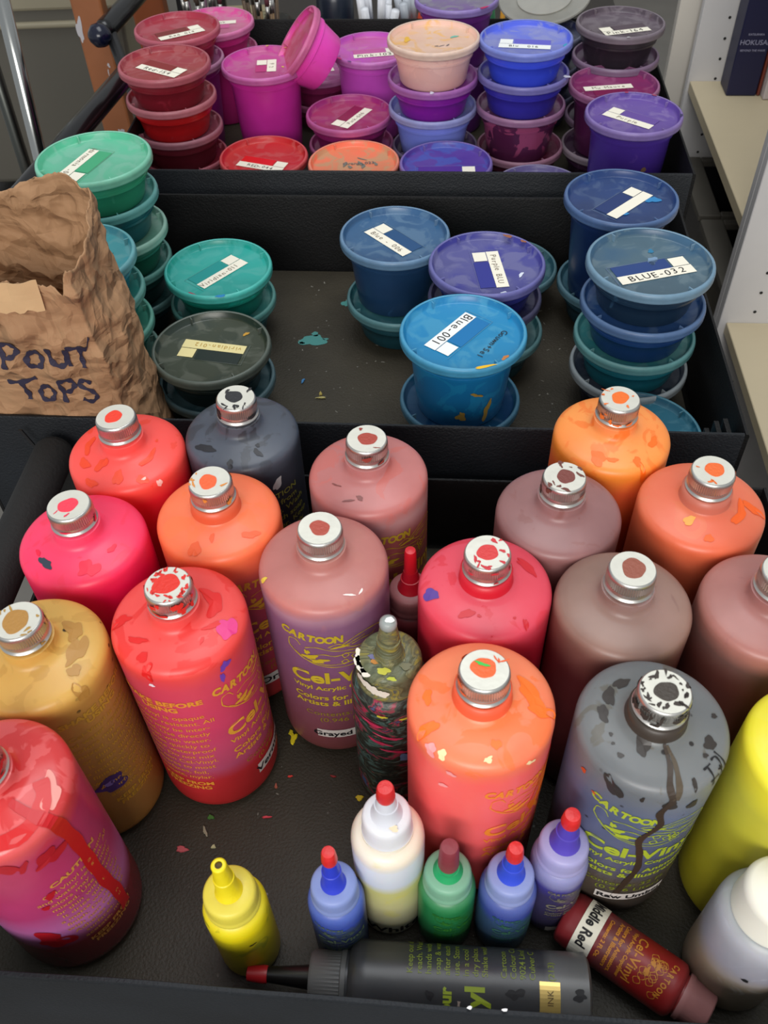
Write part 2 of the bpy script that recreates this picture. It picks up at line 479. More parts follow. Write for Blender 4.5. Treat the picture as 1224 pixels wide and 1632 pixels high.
def cartoon_mark(ink, R, phi, z, sc=1.0, seed=1, e=0.0003):
    """the arched CARTOON word and the busy cartoon doodle under it"""
    word = 'CARTOON'
    for i, ch in enumerate(word):
        x = (-0.036+i*0.0062)*sc
        v, fc = text2d(ch, 0.0100*sc, 0.0005*sc, 'CENTER', 0.85)
        y0 = (0.020-i*0.0016+0.0003*i*i*0.4)*sc
        ink.put((v, fc), (lambda x_, y_: cyl(R, phi+x_/R, z+y_, e, -0.25+0.03*i))(x, y0))
    L = []
    # speeding round car shape with driver: body outline, screen, wheels and lines
    L.append([(-.034, .006), (-.033, .014), (-.028, .015), (-.025, .010)])
    L.append([(-.034, .006), (-.026, -.004), (-.012, -.010), (.004, -.011), (.020, -.008), (.033, .000), (.036, .008)])
    L.append([(.005, .012), (.014, .016), (.024, .016), (.033, .012), (.036, .006), (.032, .000), (.022, .003), (.012, .005), (.004, .010), (.005, .012)])
    L.append([(-.022, .008), (-.014, .010), (-.004, .006), (.008, .003), (.018, .001), (.030, .004)])
    L.append([(-.020, -.001), (-.010, .002), (-.002, -.001), (.006, .000), (.014, -.003)])
    L.append([(.022, -.006), (.027, -.003), (.031, -.006), (.027, -.009), (.022, -.006)])
    L.append([(-.030, .001), (-.020, -.008), (-.008, -.013), (.008, -.015), (.022, -.012)])
    L.append([(-.006, .010), (.000, .013), (.006, .010), (.012, .012), (.020, .013)])
    L.append([(.010, .009), (.018, .010), (.026, .008), (.030, .010)])
    rnd = random.Random(seed)
    for i in range(7):
        x, y = rnd.uniform(.000, .018), rnd.uniform(-.009, .000)
        L.append([(x, y), (x+.003, y+.002), (x+.005, y-.001), (x+.002, y-.003), (x+.0005, y)])
    L = [[(a*sc, b*sc) for a, b in l] for l in L]
    ink.put(stroke2d(L, 0.0008*sc), cyl(R, phi, z, e))
    for k, (a, b, c1, d1) in enumerate([(-.019, -.002, .0045, .0028), (-.013, -.006, .006, .0022), (.002, .009, .005, .0014), (-.021, .003, .0016, .003)]):
        ink.put(blob2d(a*sc, b*sc, c1*sc, d1*sc, seed+k, 0.5), cyl(R, phi, z, e))

def front_print(parent, R, phi, color, z=0.0, sc=1.0, faded=0.0, contents=('Contents: 32 Fl. Oz.', '(0.946 Liter)')):
    ink = Ink()
    cartoon_mark(ink, R, phi, z+0.133*sc, sc)
    left = phi-0.036*sc/R
    ink.put(text2d('Cel-Vinyl', 0.0185*sc, 0.0006*sc, 'LEFT', 1.12), cyl(R, left, z+0.099*sc))
    ink.put(text2d('Vinyl Acrylic Copolymer', 0.0068*sc, 0.00018*sc, 'LEFT', 1.12), cyl(R, left+0.0005/R, z+0.0895*sc))
    ink.put(text2d('Colors for Animators,', 0.0082*sc, 0.0002*sc, 'LEFT', 1.12), cyl(R, left+0.0005/R, z+0.0765*sc))
    ink.put(text2d('Artists & Illustrators', 0.0082*sc, 0.0002*sc, 'LEFT', 1.12), cyl(R, left+0.0005/R, z+0.0685*sc))
    o = ink.build('printed_label', mat('yellow_print', color, 0.5), parent)
    ink = Ink()
    ink.put(text2d(contents[0], 0.0076*sc, 0.0, 'LEFT', 1.15), cyl(R, left+0.007*sc/R, z+0.054*sc))
    ink.put(text2d(contents[1], 0.0076*sc, 0.0, 'LEFT', 1.15), cyl(R, left+0.017*sc/R, z+0.0455*sc))
    c2 = tuple(int(v*0.75) for v in color)
    ink.build('contents_print', mat('faded_print', c2, 0.5), parent)
    return o

def back_print(parent, R, phi, color, z=0.155, sc=1.0, top=('SHAKE BEFORE', 'USING')):
    ink = Ink(); left = phi
    y = z
    for t in top:
        ink.put(text2d(t, 0.0070*sc, 0.0003*sc, 'CENTER', 1.25), cyl(R, left, y)); y -= 0.0066*sc
    y -= 0.003*sc
    for t in ['Cel-Vinyl is opaque', 'and water resistant. All', 'colors may be inter-', 'mixed. Use directly', 'or thin with water.', 'It dries quickly to', 'a matte waterproof', 'finish. Do not mix', 'with non Cel-Vinyl.', 'Adheres to most', 'surfaces, foil,', 'acetate, mylar.']:
        ink.put(text2d(t, 0.0062*sc, 0.00004, 'CENTER', 1.15), cyl(R, left, y)); y -= 0.0074*sc
    y -= 0.003*sc
    for t in ('KEEP FROM', 'FREEZING'):
        ink.put(text2d(t, 0.0064*sc, 0.0002*sc, 'CENTER', 1.2), cyl(R, left, y)); y -= 0.0064*sc
    o = ink.build('instruction_print', mat('yellow_print', color, 0.5), parent)
    o['label'] = 'yellow printed directions'
    return o

def name_sticker(parent, R, phi, z, w, h, text, size=0.0085, rot=0.0, xs=1.25, tape=None, bold=0.0002):
    ink = Ink().put(grid_patch(w, h, 16, 2), cyl(R, phi, z, 0.0005, rot))
    st = ink.build('name_sticker', tape or TAPE, parent)
    Ink().put(text2d(text, size, bold, 'CENTER', xs), cyl(R, phi, z-size*0.33, 0.0008, rot)).build('lettering', BLACKINK, st)
    return st

def lid_cap(parent, dab, seed, dirty=0.0, dirtcol=None, z=0.2040, R=0.0149, dab_r=0.0066, ring=None):
    m = MB()
    prof = [(0.0001, 0.0), (R*0.99, 0.0), (R*1.04, 0.0008), (R*1.045, 0.0018), (R*0.99, 0.0026), (R*0.965, 0.0034), (R*0.995, 0.0044), (R*0.975, 0.0055), (R*0.965, 0.0062),
            (R*1.0, 0.0066), (R*1.0, 0.0120), (R*0.985, 0.0140), (R*0.955, 0.0155), (R*0.90, 0.0161), (0.0001, 0.0161)]
    m.lathe(prof, 120, rib={9: 0.06, 10: 0.06})
    cap = m.build('cap', ALU, parent, loc=(0, 0, z)); autosmooth(cap, 40)
    cap.rotation_euler = (random.Random(seed).uniform(-.03, .03), random.Random(seed+5).uniform(-.03, .03), seed)
    cap['label'] = 'silver aluminium screw cap'
    Ink().put(blob2d(0, 0, R*0.91, R*0.91, 0, 0, 48), flat(0.0163)).build('cap_liner', CAPTOP, cap)
    rd = random.Random(seed)
    if dab:
        ink = Ink().put(blob2d(rd.uniform(-.0012, .0012), rd.uniform(-.0006, .0012), dab_r, dab_r*0.92, seed, 0.09, 30), flat(0.0166))
        o = ink.build('paint_dab', mat('dab_paint', dab, 0.45, bump=0.4, bscale=500), cap)
        sm = o.modifiers.new('thick', 'SOLIDIFY'); sm.thickness = 0.0003; sm.offset = -1
    if dirty:
        ink = Ink()
        for i in range(int(26*dirty)):
            a = rd.uniform(0, 6.28); q = R*rd.uniform(0.62, 0.90)
            ink.put(blob2d(q*math.cos(a), q*math.sin(a), rd.uniform(.0006, .0030), rd.uniform(.0004, .0015), i+seed, 0.5, 12, rd.uniform(0, 3)), flat(0.01655))
        for i in range(int(34*dirty)):
            ink.put(blob2d(0, 0, rd.uniform(.0008, .004), rd.uniform(.0006, .0028), i, 0.5, 12), cyl(R, rd.uniform(0, 6.28), rd.uniform(0.001, 0.013), 0.0004))
        ink.build('paint_smears', mat('dried_paint', dirtcol, 0.5), cap)
    return cap

def big_bottle(x, y, label, stops, dab, seed, stain=None, amount=0.42, dirty=0.0, dirtcol=None, speck=None, dab_r=0.0066, rz=0.0, neck=None, stain_from=0.78, rough=0.38):
    root = thing('paint_bottle', label, 'paint bottle', (x, y, 0.0005), rz, 'quart paint bottles with silver caps')
    m = bottle_mat('bottle_plastic', stops, 0.21, stain, amount, seed*0.37, speck=speck, stain_from=stain_from, rough=rough)
    b = MB().lathe(BPROF, 96).build('bottle_body', m, root); autosmooth(b, 60)
    if neck:
        MB().lathe([(0.0176, 0.1946), (0.0168, 0.1975), (0.0167, 0.2035), (0.0150, 0.2038)], 48, close=False).build('neck_paint_ring', mat('dried_paint', neck, 0.4), root, smooth=True)
    lid_cap(root, dab, seed, dirty, dirtcol or dab, dab_r=dab_r)
    return root
def splats(root, items, color, name='paint_splatter', rough=0.42):
    """items: (angle deg, distance from neck, half width, half length, seed[, rot, roughness])"""
    for it in items:
        ph, s0, rx, ry, sd = it[:5]; rot = it[5] if len(it) > 5 else 0; rg = it[6] if len(it) > 6 else 0.3
        Ink().put(blob2d(0, 0, rx, ry, sd, rg, 26, rot), SURF(math.radians(ph), s0)).build(name, mat('dried_paint', color, rough), root)
def streak(root, pts, w, color, name='paint_drip'):
    """pts: (angle deg, distance from neck); a dribble running down the bottle"""
    s2 = stroke2d([[(math.radians(a)*0.03, -s) for a, s in pts]], w, 0.1)
    fn0 = SURF(0, 0)
    P = bsurf(0.0005)
    v, fc = s2
    m = MB(); m.add([P(x/0.03, max(0.0006, -y))(0, 0) for x, y in v], fc)
    return m.build(name, mat('dried_paint', color, 0.35), root)

T = True
# 1 back row left: glowing coral red
b = big_bottle(-0.1918, 0.4982, 'coral red paint bottle at the back left, nearest the paper bag', [(0, (225, 20, 40)), (.80, (250, 38, 52)), (.86, (252, 80, 70)), (1, (250, 92, 90))], (240, 62, 40), 1, (240, 62, 36), 0.40)
splats(b, [(-60, .016, .006, .0035, 1), (-35, .008, .004, .006, 2), (0, .016, .0035, .007, 3), (55, .009, .010, .0025, 4, .1), (-95, .012, .010, .003, 7), (-30, .024, .005, .003, 8), (28, .022, .004, .004, 11), (100, .008, .0015, .001, 9)], (240, 70, 34))
splats(b, [(30, .022, .0016, .0012, 1), (42, .030, .002, .003, 4)], (255, 190, 180), 'pale_flecks')
# 2 navy
b = big_bottle(-0.1065, 0.5151, 'charcoal blue paint bottle with dirty silver cap, beside the coral red one', [(0, (34, 36, 44)), (.82, (48, 52, 62)), (.9, (78, 84, 96)), (1, (84, 88, 98))], (40, 40, 44), 2, (52, 54, 60), 0.45, 0.35, (40, 38, 40), stain_from=0.8)
splats(b, [(-50, .017, .008, .0035, 3, .4), (-8, .022, .0025, .0035, 5), (28, .016, .0025, .004, 6, .4), (34, .010, .0015, .002, 8)], (34, 34, 40))
splats(b, [(38, .050, .003, .007, 3, -.4), (30, .064, .001, .002, 4)], (190, 190, 190), 'pale_flecks')
ink = Ink()
for i, t_ in enumerate(['CAUTION', 'Keep from', 'freezing. Wash', 'skin with soap', 'and water. Keep', 'cap on tightly']):
    ink.put(text2d(t_, 0.0075, 0.0001, 'CENTER', 1.2), cyl(BR, 0.62, 0.148-i*0.0085))
ink.build('instruction_print', mat('yellow_print', (140, 140, 60), 0.5), b)
# 3 rose behind grayed
b = big_bottle(-0.0105, 0.4658, 'dusty rose paint bottle in the back row before the middle tray lip', [(0, (110, 52, 56)), (.74, (150, 78, 78)), (.82, (188, 140, 140)), (.87, (196, 120, 116)), (1, (188, 128, 128))], (168, 66, 52), 3, (200, 108, 100), 0.44, 0.1, (150, 60, 50))
front_print(b, BR, 0.62, (188, 160, 40), 0.006)
splats(b, [(-25, .018, .004, .0009, 3, .4), (-12, .014, .003, .0016, 5, -.3), (-55, .012, .004, .0006, 7, .4)], (130, 70, 66))
# 4 orange back right
b = big_bottle(0.1736, 0.4980, 'bright orange paint bottle at the back right, below the stack of blue cups', [(0, (245, 78, 30)), (.78, (250, 110, 60)), (.86, (253, 140, 50)), (.93, (252, 150, 80)), (1, (250, 146, 100))], (240, 112, 34), 4, (248, 120, 40), 0.45, 0.3, (240, 120, 50))
splats(b, [(-30, .018, .007, .005, 5, -.4), (18, .020, .003, .004, 2), (20, .030, .002, .010, 3, 0, .1), (60, .015, .006, .003, 4), (-12, .017, .004, .002, 8)], (245, 112, 24))
# 5 brown mauve
b = big_bottle(0.1213, 0.4213, 'plum brown paint bottle with small maroon dab, in front of the bright orange one', [(0, (84, 34, 34)), (.72, (110, 56, 54)), (.84, (146, 100, 98)), (1, (158, 118, 118))], (122, 62, 54), 5, (140, 92, 88), 0.40, 0.35, (110, 60, 50), dab_r=0.0064)
# 6 orange right
b = big_bottle(0.2207, 0.4221, 'salmon orange paint bottle with long orange drip on its right shoulder', [(0, (150, 60, 32)), (.76, (196, 92, 62)), (.86, (232, 112, 74)), (1, (222, 122, 100))], (236, 106, 44), 6, (226, 120, 84), 0.38, 0.15, (236, 110, 30), neck=(200, 110, 90))
splats(b, [(-8, .018, .003, .0032, 3), (58, .010, .012, .0035, 4, .05, .35), (75, .018, .004, .008, 6, -.5)], (242, 96, 24))
splats(b, [(-38, .008, .003, .005, 3, -.4)], (240, 160, 60), 'pale_orange_stain')
# 7 hot pink
b = big_bottle(-0.2078, 0.4120, 'hot pink paint bottle at the left edge beside the black cart handle', [(0, (225, 10, 70)), (.80, (245, 18, 84)), (.87, (250, 50, 96)), (1, (250, 78, 112))], (242, 60, 84), 7, (246, 48, 84), 0.44, 0.1, (240, 40, 80))
splats(b, [(-38, .015, .006, .003, 3, -.1, .4)], (48, 60, 74), 'dark_paint_spot')
splats(b, [(20, .016, .007, .006, 5, .5, .5), (-60, .014, .003, .0015, 3), (60, .012, .004, .002, 7)], (236, 26, 66))
# 8 orange left
b = big_bottle(-0.1162, 0.4297, 'light orange paint bottle with a sticker reading Or, left of the mauve bottles', [(0, (190, 56, 52)), (.42, (160, 60, 88)), (.72, (190, 70, 84)), (.79, (240, 104, 76)), (.86, (250, 118, 74)), (1, (248, 134, 98))], (240, 100, 52), 8, (250, 122, 72), 0.42, 0.25, (220, 140, 60), neck=(226, 96, 60))
front_print(b, BR, 0.98, (214, 148, 46))
name_sticker(b, BR, 0.74, 0.034, 0.046, 0.0125, 'Orange', 0.010)
splats(b, [(-20, .020, .004, .006, 3, .3), (48, .018, .006, .003, 4, -.6), (-2, .010, .002, .003, 6)], (240, 92, 40))
# 9 grayed vermilion
b = big_bottle(-0.0418, 0.3838, 'mauve paint bottle with pink shoulder and sticker reading Grayed Verm', [(0, (128, 66, 62)), (.28, (124, 70, 86)), (.60, (130, 84, 118)), (.80, (136, 92, 124)), (.845, (172, 128, 146)), (.885, (184, 114, 108)), (1, (184, 130, 122))], (176, 74, 58), 9, (190, 124, 116), 0.42, 0.03, (150, 60, 50))
front_print(b, BR, 0.17, (196, 170, 38), 0.006)
name_sticker(b, BR, 0.42, 0.034, 0.066, 0.0105, 'Grayed Vermilion', 0.0080)
splats(b, [(-70, .026, .0016, .003, 3)], (220, 190, 70), 'yellow_speck')
splats(b, [(30, .020, .0035, .0008, 3, -.5), (42, .022, .003, .0006, 6, .3)], (250, 225, 220), 'pale_flecks')
# 10 rose red
b = big_bottle(0.0636, 0.3585, 'crimson paint bottle with blue fleck on its left shoulder, middle of the front tray', [(0, (140, 18, 38)), (.70, (196, 30, 54)), (.80, (214, 44, 66)), (.88, (226, 72, 92)), (1, (232, 96, 110))], (214, 58, 58), 10, (220, 50, 66), 0.40, 0.4, (206, 50, 60), neck=(214, 28, 48))
splats(b, [(-78, .021, .004, .006, 3, -.6)], (92, 62, 150), 'violet_fleck')
splats(b, [(-30, .013, .005, .003, 3, .6), (34, .024, .0016, .004, 4, -.5), (112, .015, .010, .003, 5, .3), (28, .017, .001, .001, 7), (0, .025, .0005, .0005, 8), (-14, .012, .0015, .001, 9)], (206, 30, 44))
# 11 brown
b = big_bottle(0.1496, 0.3411, 'taupe brown paint bottle with clean cap, directly behind the Raw Umber bottle', [(0, (78, 30, 34)), (.70, (104, 48, 50)), (.83, (128, 84, 76)), (.90, (150, 118, 106)), (1, (152, 122, 122))], (150, 84, 66), 11, (140, 106, 98), 0.36, dab_r=0.0078)
# 12 right edge
b = big_bottle(0.2410, 0.3350, 'reddish taupe paint bottle cut off by the right edge, under the salmon orange one', [(0, (96, 44, 40)), (.70, (130, 72, 64)), (.80, (120, 84, 78)), (.86, (170, 112, 102)), (1, (166, 112, 112))], (150, 80, 66), 12, (160, 104, 100), 0.36)
# 13 vermilion
b = big_bottle(-0.1328, 0.3421, 'vermilion paint bottle with printed directions on its side and messy red cap', [(0, (200, 40, 40)), (.22, (200, 44, 52)), (.30, (186, 78, 112)), (.55, (206, 66, 102)), (.80, (216, 70, 90)), (.87, (236, 74, 70)), (1, (236, 90, 86))], (226, 48, 34), 13, (226, 40, 34), 0.43, 1.0, (222, 44, 34), dab_r=0.0082)
front_print(b, BR, 1.36, (226, 160, 52))
back_print(b, BR, -0.36, (232, 150, 52), 0.150)
name_sticker(b, BR, 1.40, 0.034, 0.046, 0.0125, 'Vermilion', 0.010)
splats(b, [(70, .019, .008, .006, 5, .4, .3)], (226, 50, 130), 'magenta_smear')
splats(b, [(45, .036, .0035, .004, 3, .4, .5), (40, .046, .0015, .005, 4)], (120, 70, 180), 'violet_smear')
splats(b, [(-18, .039, .002, .0015, 5, .4)], (250, 230, 240), 'white_fleck')
splats(b, [(-50, .014, .007, .002, 2, .5), (-30, .020, .003, .004, 3), (-20, .028, .004, .005, 6, .3, .5), (110, .008, .012, .006, 8, 0, .4), (40, .012, .003, .001, 5, .6), (-85, .02, .004, .006, 11, 0, .5), (65, .010, .006, .002, 14, -.6)], (222, 32, 30))
# 14 ochre
b = big_bottle(-0.2185, 0.3194, 'yellow ochre paint bottle at the left edge with a violet spot low on its side', [(0, (168, 120, 50)), (.10, (162, 118, 60)), (.60, (164, 120, 62)), (.82, (176, 128, 60)), (.87, (214, 166, 82)), (1, (206, 160, 82))], (176, 128, 62), 14, (172, 124, 48), 0.46, 0.3, (176, 134, 60), dab_r=0.0085, speck=(60, 46, 24), stain_from=0.85)
back_print(b, BR, 1.05, (190, 146, 46), 0.160)
splats(b, [(38, .136, .011, .009, 5, 0, .35)], (66, 44, 104), 'violet_paint_spot')
splats(b, [(36, .134, .003, .003, 8, 0, .3)], (120, 104, 170), 'pale_violet_spot')
splats(b, [(85, .012, .012, .005, 5, 0, .4), (120, .010, .008, .006, 8, 0, .4), (60, .017, .004, .004, 7), (50, .030, .004, .007, 9)], (178, 130, 58))
# 15 bright orange
b = big_bottle(0.0527, 0.2731, 'glowing peach orange paint bottle in the front middle with green mark on its cap', [(0, (230, 70, 60)), (.30, (255, 100, 106)), (.80, (255, 104, 98)), (.86, (252, 122, 88)), (.93, (250, 140, 96)), (1, (250, 140, 100))], (244, 104, 48), 15, (252, 118, 54), 0.42, 0.15, (240, 100, 50), dab_r=0.0072, neck=(244, 96, 60))
front_print(b, BR, 0.86, (248, 140, 40))
splats(b, [(92, .014, .012, .006, 3, .3, .4), (75, .020, .004, .008, 5), (-62, .022, .004, .007, 6), (-95, .016, .005, .003, 4), (10, .014, .003, .003, 7), (62, .080, .009, .030, 8, -.5, .3)], (252, 116, 30))
splats(b, [(-38, .026, .0028, .0028, 5, 0, .3), (0, .022, .003, .0014, 6, .2, .5), (34, .032, .003, .0016, 7, -.3, .5)], (255, 224, 170), 'cream_flecks')
splats(b, [(-48, .028, .004, .0035, 5, 0, .4), (-28, .038, .003, .002, 9), (-34, .056, .003, .002, 3, .5)], (252, 160, 160), 'pink_flecks')
capo = [c for c in b.children if c.name.startswith('cap')][0]
Ink().put(blob2d(.003, -.002, .0036, .0012, 3, .4, 18, .25), flat(0.0169)).build('green_smear', mat('dried_paint', (60, 200, 80), 0.5), capo)
# 16 raw umber
b = big_bottle(0.1489, 0.2558, 'grey paint bottle with brown drip down its front and sticker reading Raw Umber', [(0, (60, 50, 46)), (.28, (82, 74, 64)), (.38, (84, 86, 108)), (.70, (92, 102, 132)), (.84, (112, 116, 122)), (1, (112, 112, 104))], (66, 58, 50), 16, (96, 90, 76), 0.38, 1.0, (56, 46, 40), speck=(44, 40, 38), neck=(62, 52, 44))
front_print(b, BR, -0.05, (172, 186, 48))
name_sticker(b, BR, 0.10, 0.036, 0.047, 0.0100, 'Raw Umber', 0.0074, xs=1.25)
streak(b, [(2, .001), (4, .012), (0, .024), (3, .036), (-2, .050), (2, .066), (-8, .086), (-4, .104), (0, .128), (-4, .150), (-10, .180)], 0.0030, (62, 50, 40))
streak(b, [(6, .002), (10, .010), (8, .022), (5, .034)], 0.0028, (84, 72, 56))
splats(b, [(-32, .004, .004, .007, 4, .5), (-150, .012, .006, .003, 5), (-125, .012, .008, .003, 6, .3), (-100, .013, .006, .003, 9, .3), (60, .016, .004, .004, 8), (92, .019, .0015, .002, 7), (-72, .012, .0012, .0012, 3), (-62, .014, .001, .001, 2), (-48, .016, .0018, .0016, 1), (45, .017, .0016, .0014, 11), (20, .026, .0014, .004, 15), (-18, .036, .001, .003, 14), (3, .040, .004, .005, 12), (22, .046, .003, .005, 13), (-40, .036, .004, .010, 16, .6)], (52, 46, 42))
splats(b, [(-66, .046, .0016, .003, 3, -.4), (-52, .056, .0018, .001, 5)], (200, 80, 40), 'orange_flecks')
ink = Ink().put(stroke2d([[(-.006, .006), (.000, .0062)], [(-.006, -.002), (.001, -.0015)], [(-.003, .006), (-.0035, -.004), (-.0032, -.009)], [(.002, .007), (.006, .006), (.005, .000), (.002, .001)], [(.004, .002), (.004, -.004)], [(.001, -.004), (.008, -.003), (.008, .008)]], 0.0013), SURF(math.radians(42), .0275))
ink.build('marker_writing', BLACKINK, b)
# 17 bottom left red
b = big_bottle(-0.222, 0.232, 'red paint bottle cut off at the lower left, streaked with thick red paint', [(0, (110, 14, 30)), (.22, (130, 24, 40)), (.32, (196, 116, 180)), (.48, (176, 60, 110)), (.80, (180, 52, 90)), (.87, (220, 84, 84)), (1, (226, 100, 100))], (200, 30, 30), 17, (206, 30, 32), 0.52, 1.0, (200, 30, 34), rough=0.25)
back_print(b, BR, 0.98, (206, 140, 62), 0.130, top=('CAUTION', ), sc=.88)
streak(b, [(50, .004), (56, .020), (62, .034), (66, .060), (67, .090), (68, .120), (72, .150), (72, .175)], 0.0060, (196, 22, 30))
streak(b, [(90, .012), (70, .018), (40, .022), (10, .020), (-20, .018)], 0.0090, (206, 26, 28))
splats(b, [(80, .020, .010, .005, 4, .3, .4)], (240, 150, 140), 'pale_pink_film')
splats(b, [(46, .052, .009, .007, 5, .5, .5), (30, .090, .003, .004, 6, -.4), (22, .102, .002, .003, 8), (16, .040, .004, .010, 9, .7), (10, .150, .010, .012, 10, 0, .5), (28, .046, .002, .006, 12, -.6)], (178, 22, 36))
# 18 yellow
b = big_bottle(0.2405, 0.2350, 'lemon yellow paint bottle cut off by the right edge, with handwriting on its shoulder', [(0, (160, 150, 24)), (.30, (186, 178, 44)), (.74, (204, 196, 64)), (.84, (242, 228, 56)), (.89, (244, 230, 60)), (.93, (206, 204, 80)), (1, (196, 196, 84))], (230, 220, 40), 18, (240, 226, 40), 0.40)
ink = Ink().put(stroke2d([[(-.004, .006), (-.009, .004), (-.010, -.003), (-.006, -.005)], [(-.002, .005), (-.002, .000), (.001, .002), (.003, .005)], [(-.010, .011), (-.004, .010)], [(.003, .006), (.006, .001), (.009, .007)], [(.006, .001), (.004, -.006)]], 0.0011), SURF(math.radians(-40), .018))
ink.build('marker_writing', BLACKINK, b)
splats(b, [(-40, .120, .006, .004, 4, -.5, .4)], (130, 176, 40), 'green_smear')
splats(b, [(-46, .144, .0025, .003, 6, .4), (-28, .122, .001, .001, 8)], (30, 80, 120), 'blue_fleck')

# ================================================================== SQUEEZE BOTTLES
def squeeze_parts(root, R, H, capR, capH, noz, tip, body_m, cap_m, noz_m, tip_m, ribs=True, tip_h=0.011, noz_r=0.0065, tip_r0=None):
    """body up to H, translucent collar cap, cone nozzle up to noz, tip cover up to tip"""
    b = MB().lathe([(0.001, 0.001), (R*0.82, 0.001), (R*0.93, 0.002), (R*0.985, 0.005), (R, 0.009), (R, H-0.010), (R*0.985, H-0.006), (R*0.93, H-0.0025), (R*0.82, H), (R*0.70, H+0.0008), (R*0.70, H+0.004)], 64).build('bottle_body', body_m, root)
    autosmooth(b, 60)
    z = H+0.0012
    c = MB().lathe([(0.001, z), (capR*1.03, z), (capR*1.03, z+0.003), (capR, z+0.0036), (capR, z+0.006), (capR*0.985, z+capH*0.72), (capR*0.95, z+capH*0.88), (capR*0.86, z+capH*0.97), (capR*0.5, z+capH), (0.001, z+capH)], 96, rib={4: 0.012, 5: 0.012} if ribs else None).build('collar_cap', cap_m, root)
    autosmooth(c, 60)
    zc = z+capH
    if noz > zc:
        n = MB().lathe([(0.001, zc-0.001), (noz_r*1.25, zc-0.001), (noz_r*1.15, zc+0.0015), (noz_r, zc+0.003), (noz_r*0.90, zc+(noz-zc)*0.55), (noz_r*0.82, zc+(noz-zc)*0.56), (noz_r*0.62, noz), (0.001, noz)], 32).build('nozzle', noz_m, root)
        autosmooth(n, 50)
        if tip > noz:
            q = tip_r0 or noz_r*0.66
            t = MB().lathe([(0.001, noz-0.001), (q*1.05, noz-0.001), (q*1.12, noz+0.001), (q*0.98, tip-0.0025), (q*0.85, tip-0.0005), (0.001, tip)], 24).build('tip_cap', tip_m, n)
            autosmooth(t, 50)
    return b

def sq_mat(name, z1, c1, c2, H, **k):
    return bottle_mat(name, [(0, c1), (z1, c1), (min(1, z1+.03), c2), (1, c2)], H, seed=len(name), **k)
def frost(c, rough=0.45): return mat('frosted_cap_plastic', c, rough, sss=0.1, bump=0.2, bscale=160, var=0.08, vscale=80)

# yellow
q = thing('squeeze_bottle', 'small yellow squeeze bottle with bare yellow nozzle, alone at the front', 'squeeze bottle', (-0.1005, 0.200, 0.0005), 0, 'small nozzle bottles in the front row')
squeeze_parts(q, 0.0200, 0.088, 0.0165, 0.017, 0.143, 0.143, bottle_mat('bottle_plastic', [(0, (150, 136, 16)), (.78, (196, 180, 18)), (.86, (240, 220, 20)), (1, (236, 216, 50))], 0.09, (150, 150, 30), .35, 3.0, stain_from=.1), frost((222, 206, 76)), mat('yellow_plastic', (236, 214, 24), 0.4, bump=.5, bscale=200), REDTIP, noz_r=0.0070)
MB().lathe([(0.0022, 0.1430), (0.0042, 0.1428), (0.0046, 0.1438), (0.0038, 0.1450), (0.0022, 0.1446)], 24, close=False).build('nozzle_rim', mat('yellow_plastic', (240, 220, 24), 0.4), q, True)
Ink().put(blob2d(0, 0, .0022, .0022, 0, 0), flat(0.1433)).build('nozzle_hole', mat('dark_hole', (90, 70, 10), 0.6), q)
Ink().put(blob2d(0, 0, .0020, .0010, 4, .5), cyl(0.0200, 0.5, 0.062)).build('dark_fleck', BLACKINK, q)
# blue, left
q = thing('squeeze_bottle', 'small blue squeeze bottle with red tip and Blue sticker, left of the white one', 'squeeze bottle', (-0.0385, 0.2035, 0.0005), 0, 'small nozzle bottles in the front row')
squeeze_parts(q, 0.0178, 0.085, 0.0145, 0.017, 0.137, 0.149, bottle_mat('bottle_plastic', [(0, (36, 44, 72)), (.70, (38, 52, 96)), (.78, (52, 74, 170)), (1, (96, 118, 190))], 0.09, seed=2.1), frost((130, 146, 200)), mat('blue_nozzle', (46, 62, 200), 0.4), REDTIP)
front_print(q, 0.0178, 0.10, (86, 104, 82), 0.004, 0.44, contents=('Contents: 2 Fl. Oz.', ''))
name_sticker(q, 0.0178, 0.02, 0.009, 0.024, 0.010, 'Blue', 0.0095)
# white
q = thing('squeeze_bottle', 'white squeeze bottle with red tip, the tallest of the nozzle bottle row', 'squeeze bottle', (-0.0050, 0.2260, 0.0005), 0, 'small nozzle bottles in the front row')
squeeze_parts(q, 0.0225, 0.124, 0.0150, 0.022, 0.168, 0.180, bottle_mat('bottle_plastic', [(0, (196, 190, 172)), (.35, (200, 196, 150)), (.62, (206, 202, 128)), (.70, (214, 220, 232)), (.88, (226, 230, 238)), (.94, (238, 226, 206)), (1, (240, 230, 212))], 0.126, (214, 206, 90), .40, 4.0, stain_from=.1, soft=.2), frost((226, 226, 230)), mat('white_nozzle', (214, 216, 224), 0.4, var=.1), REDTIP, ribs=False, noz_r=0.0078, tip_r0=0.0050)
Ink().put(text2d('White', 0.012, 0.0003, 'CENTER', 1.3), cyl(0.0225, 0.05, 0.010)).build('lettering', BLACKINK, q)
Ink().put(blob2d(0, 0, .0025, .0020, 5, .3), flat(0.1476, 0.004, -0.010)).build('cream_paint_fleck', mat('dried_paint', (244, 226, 190), .5), q)
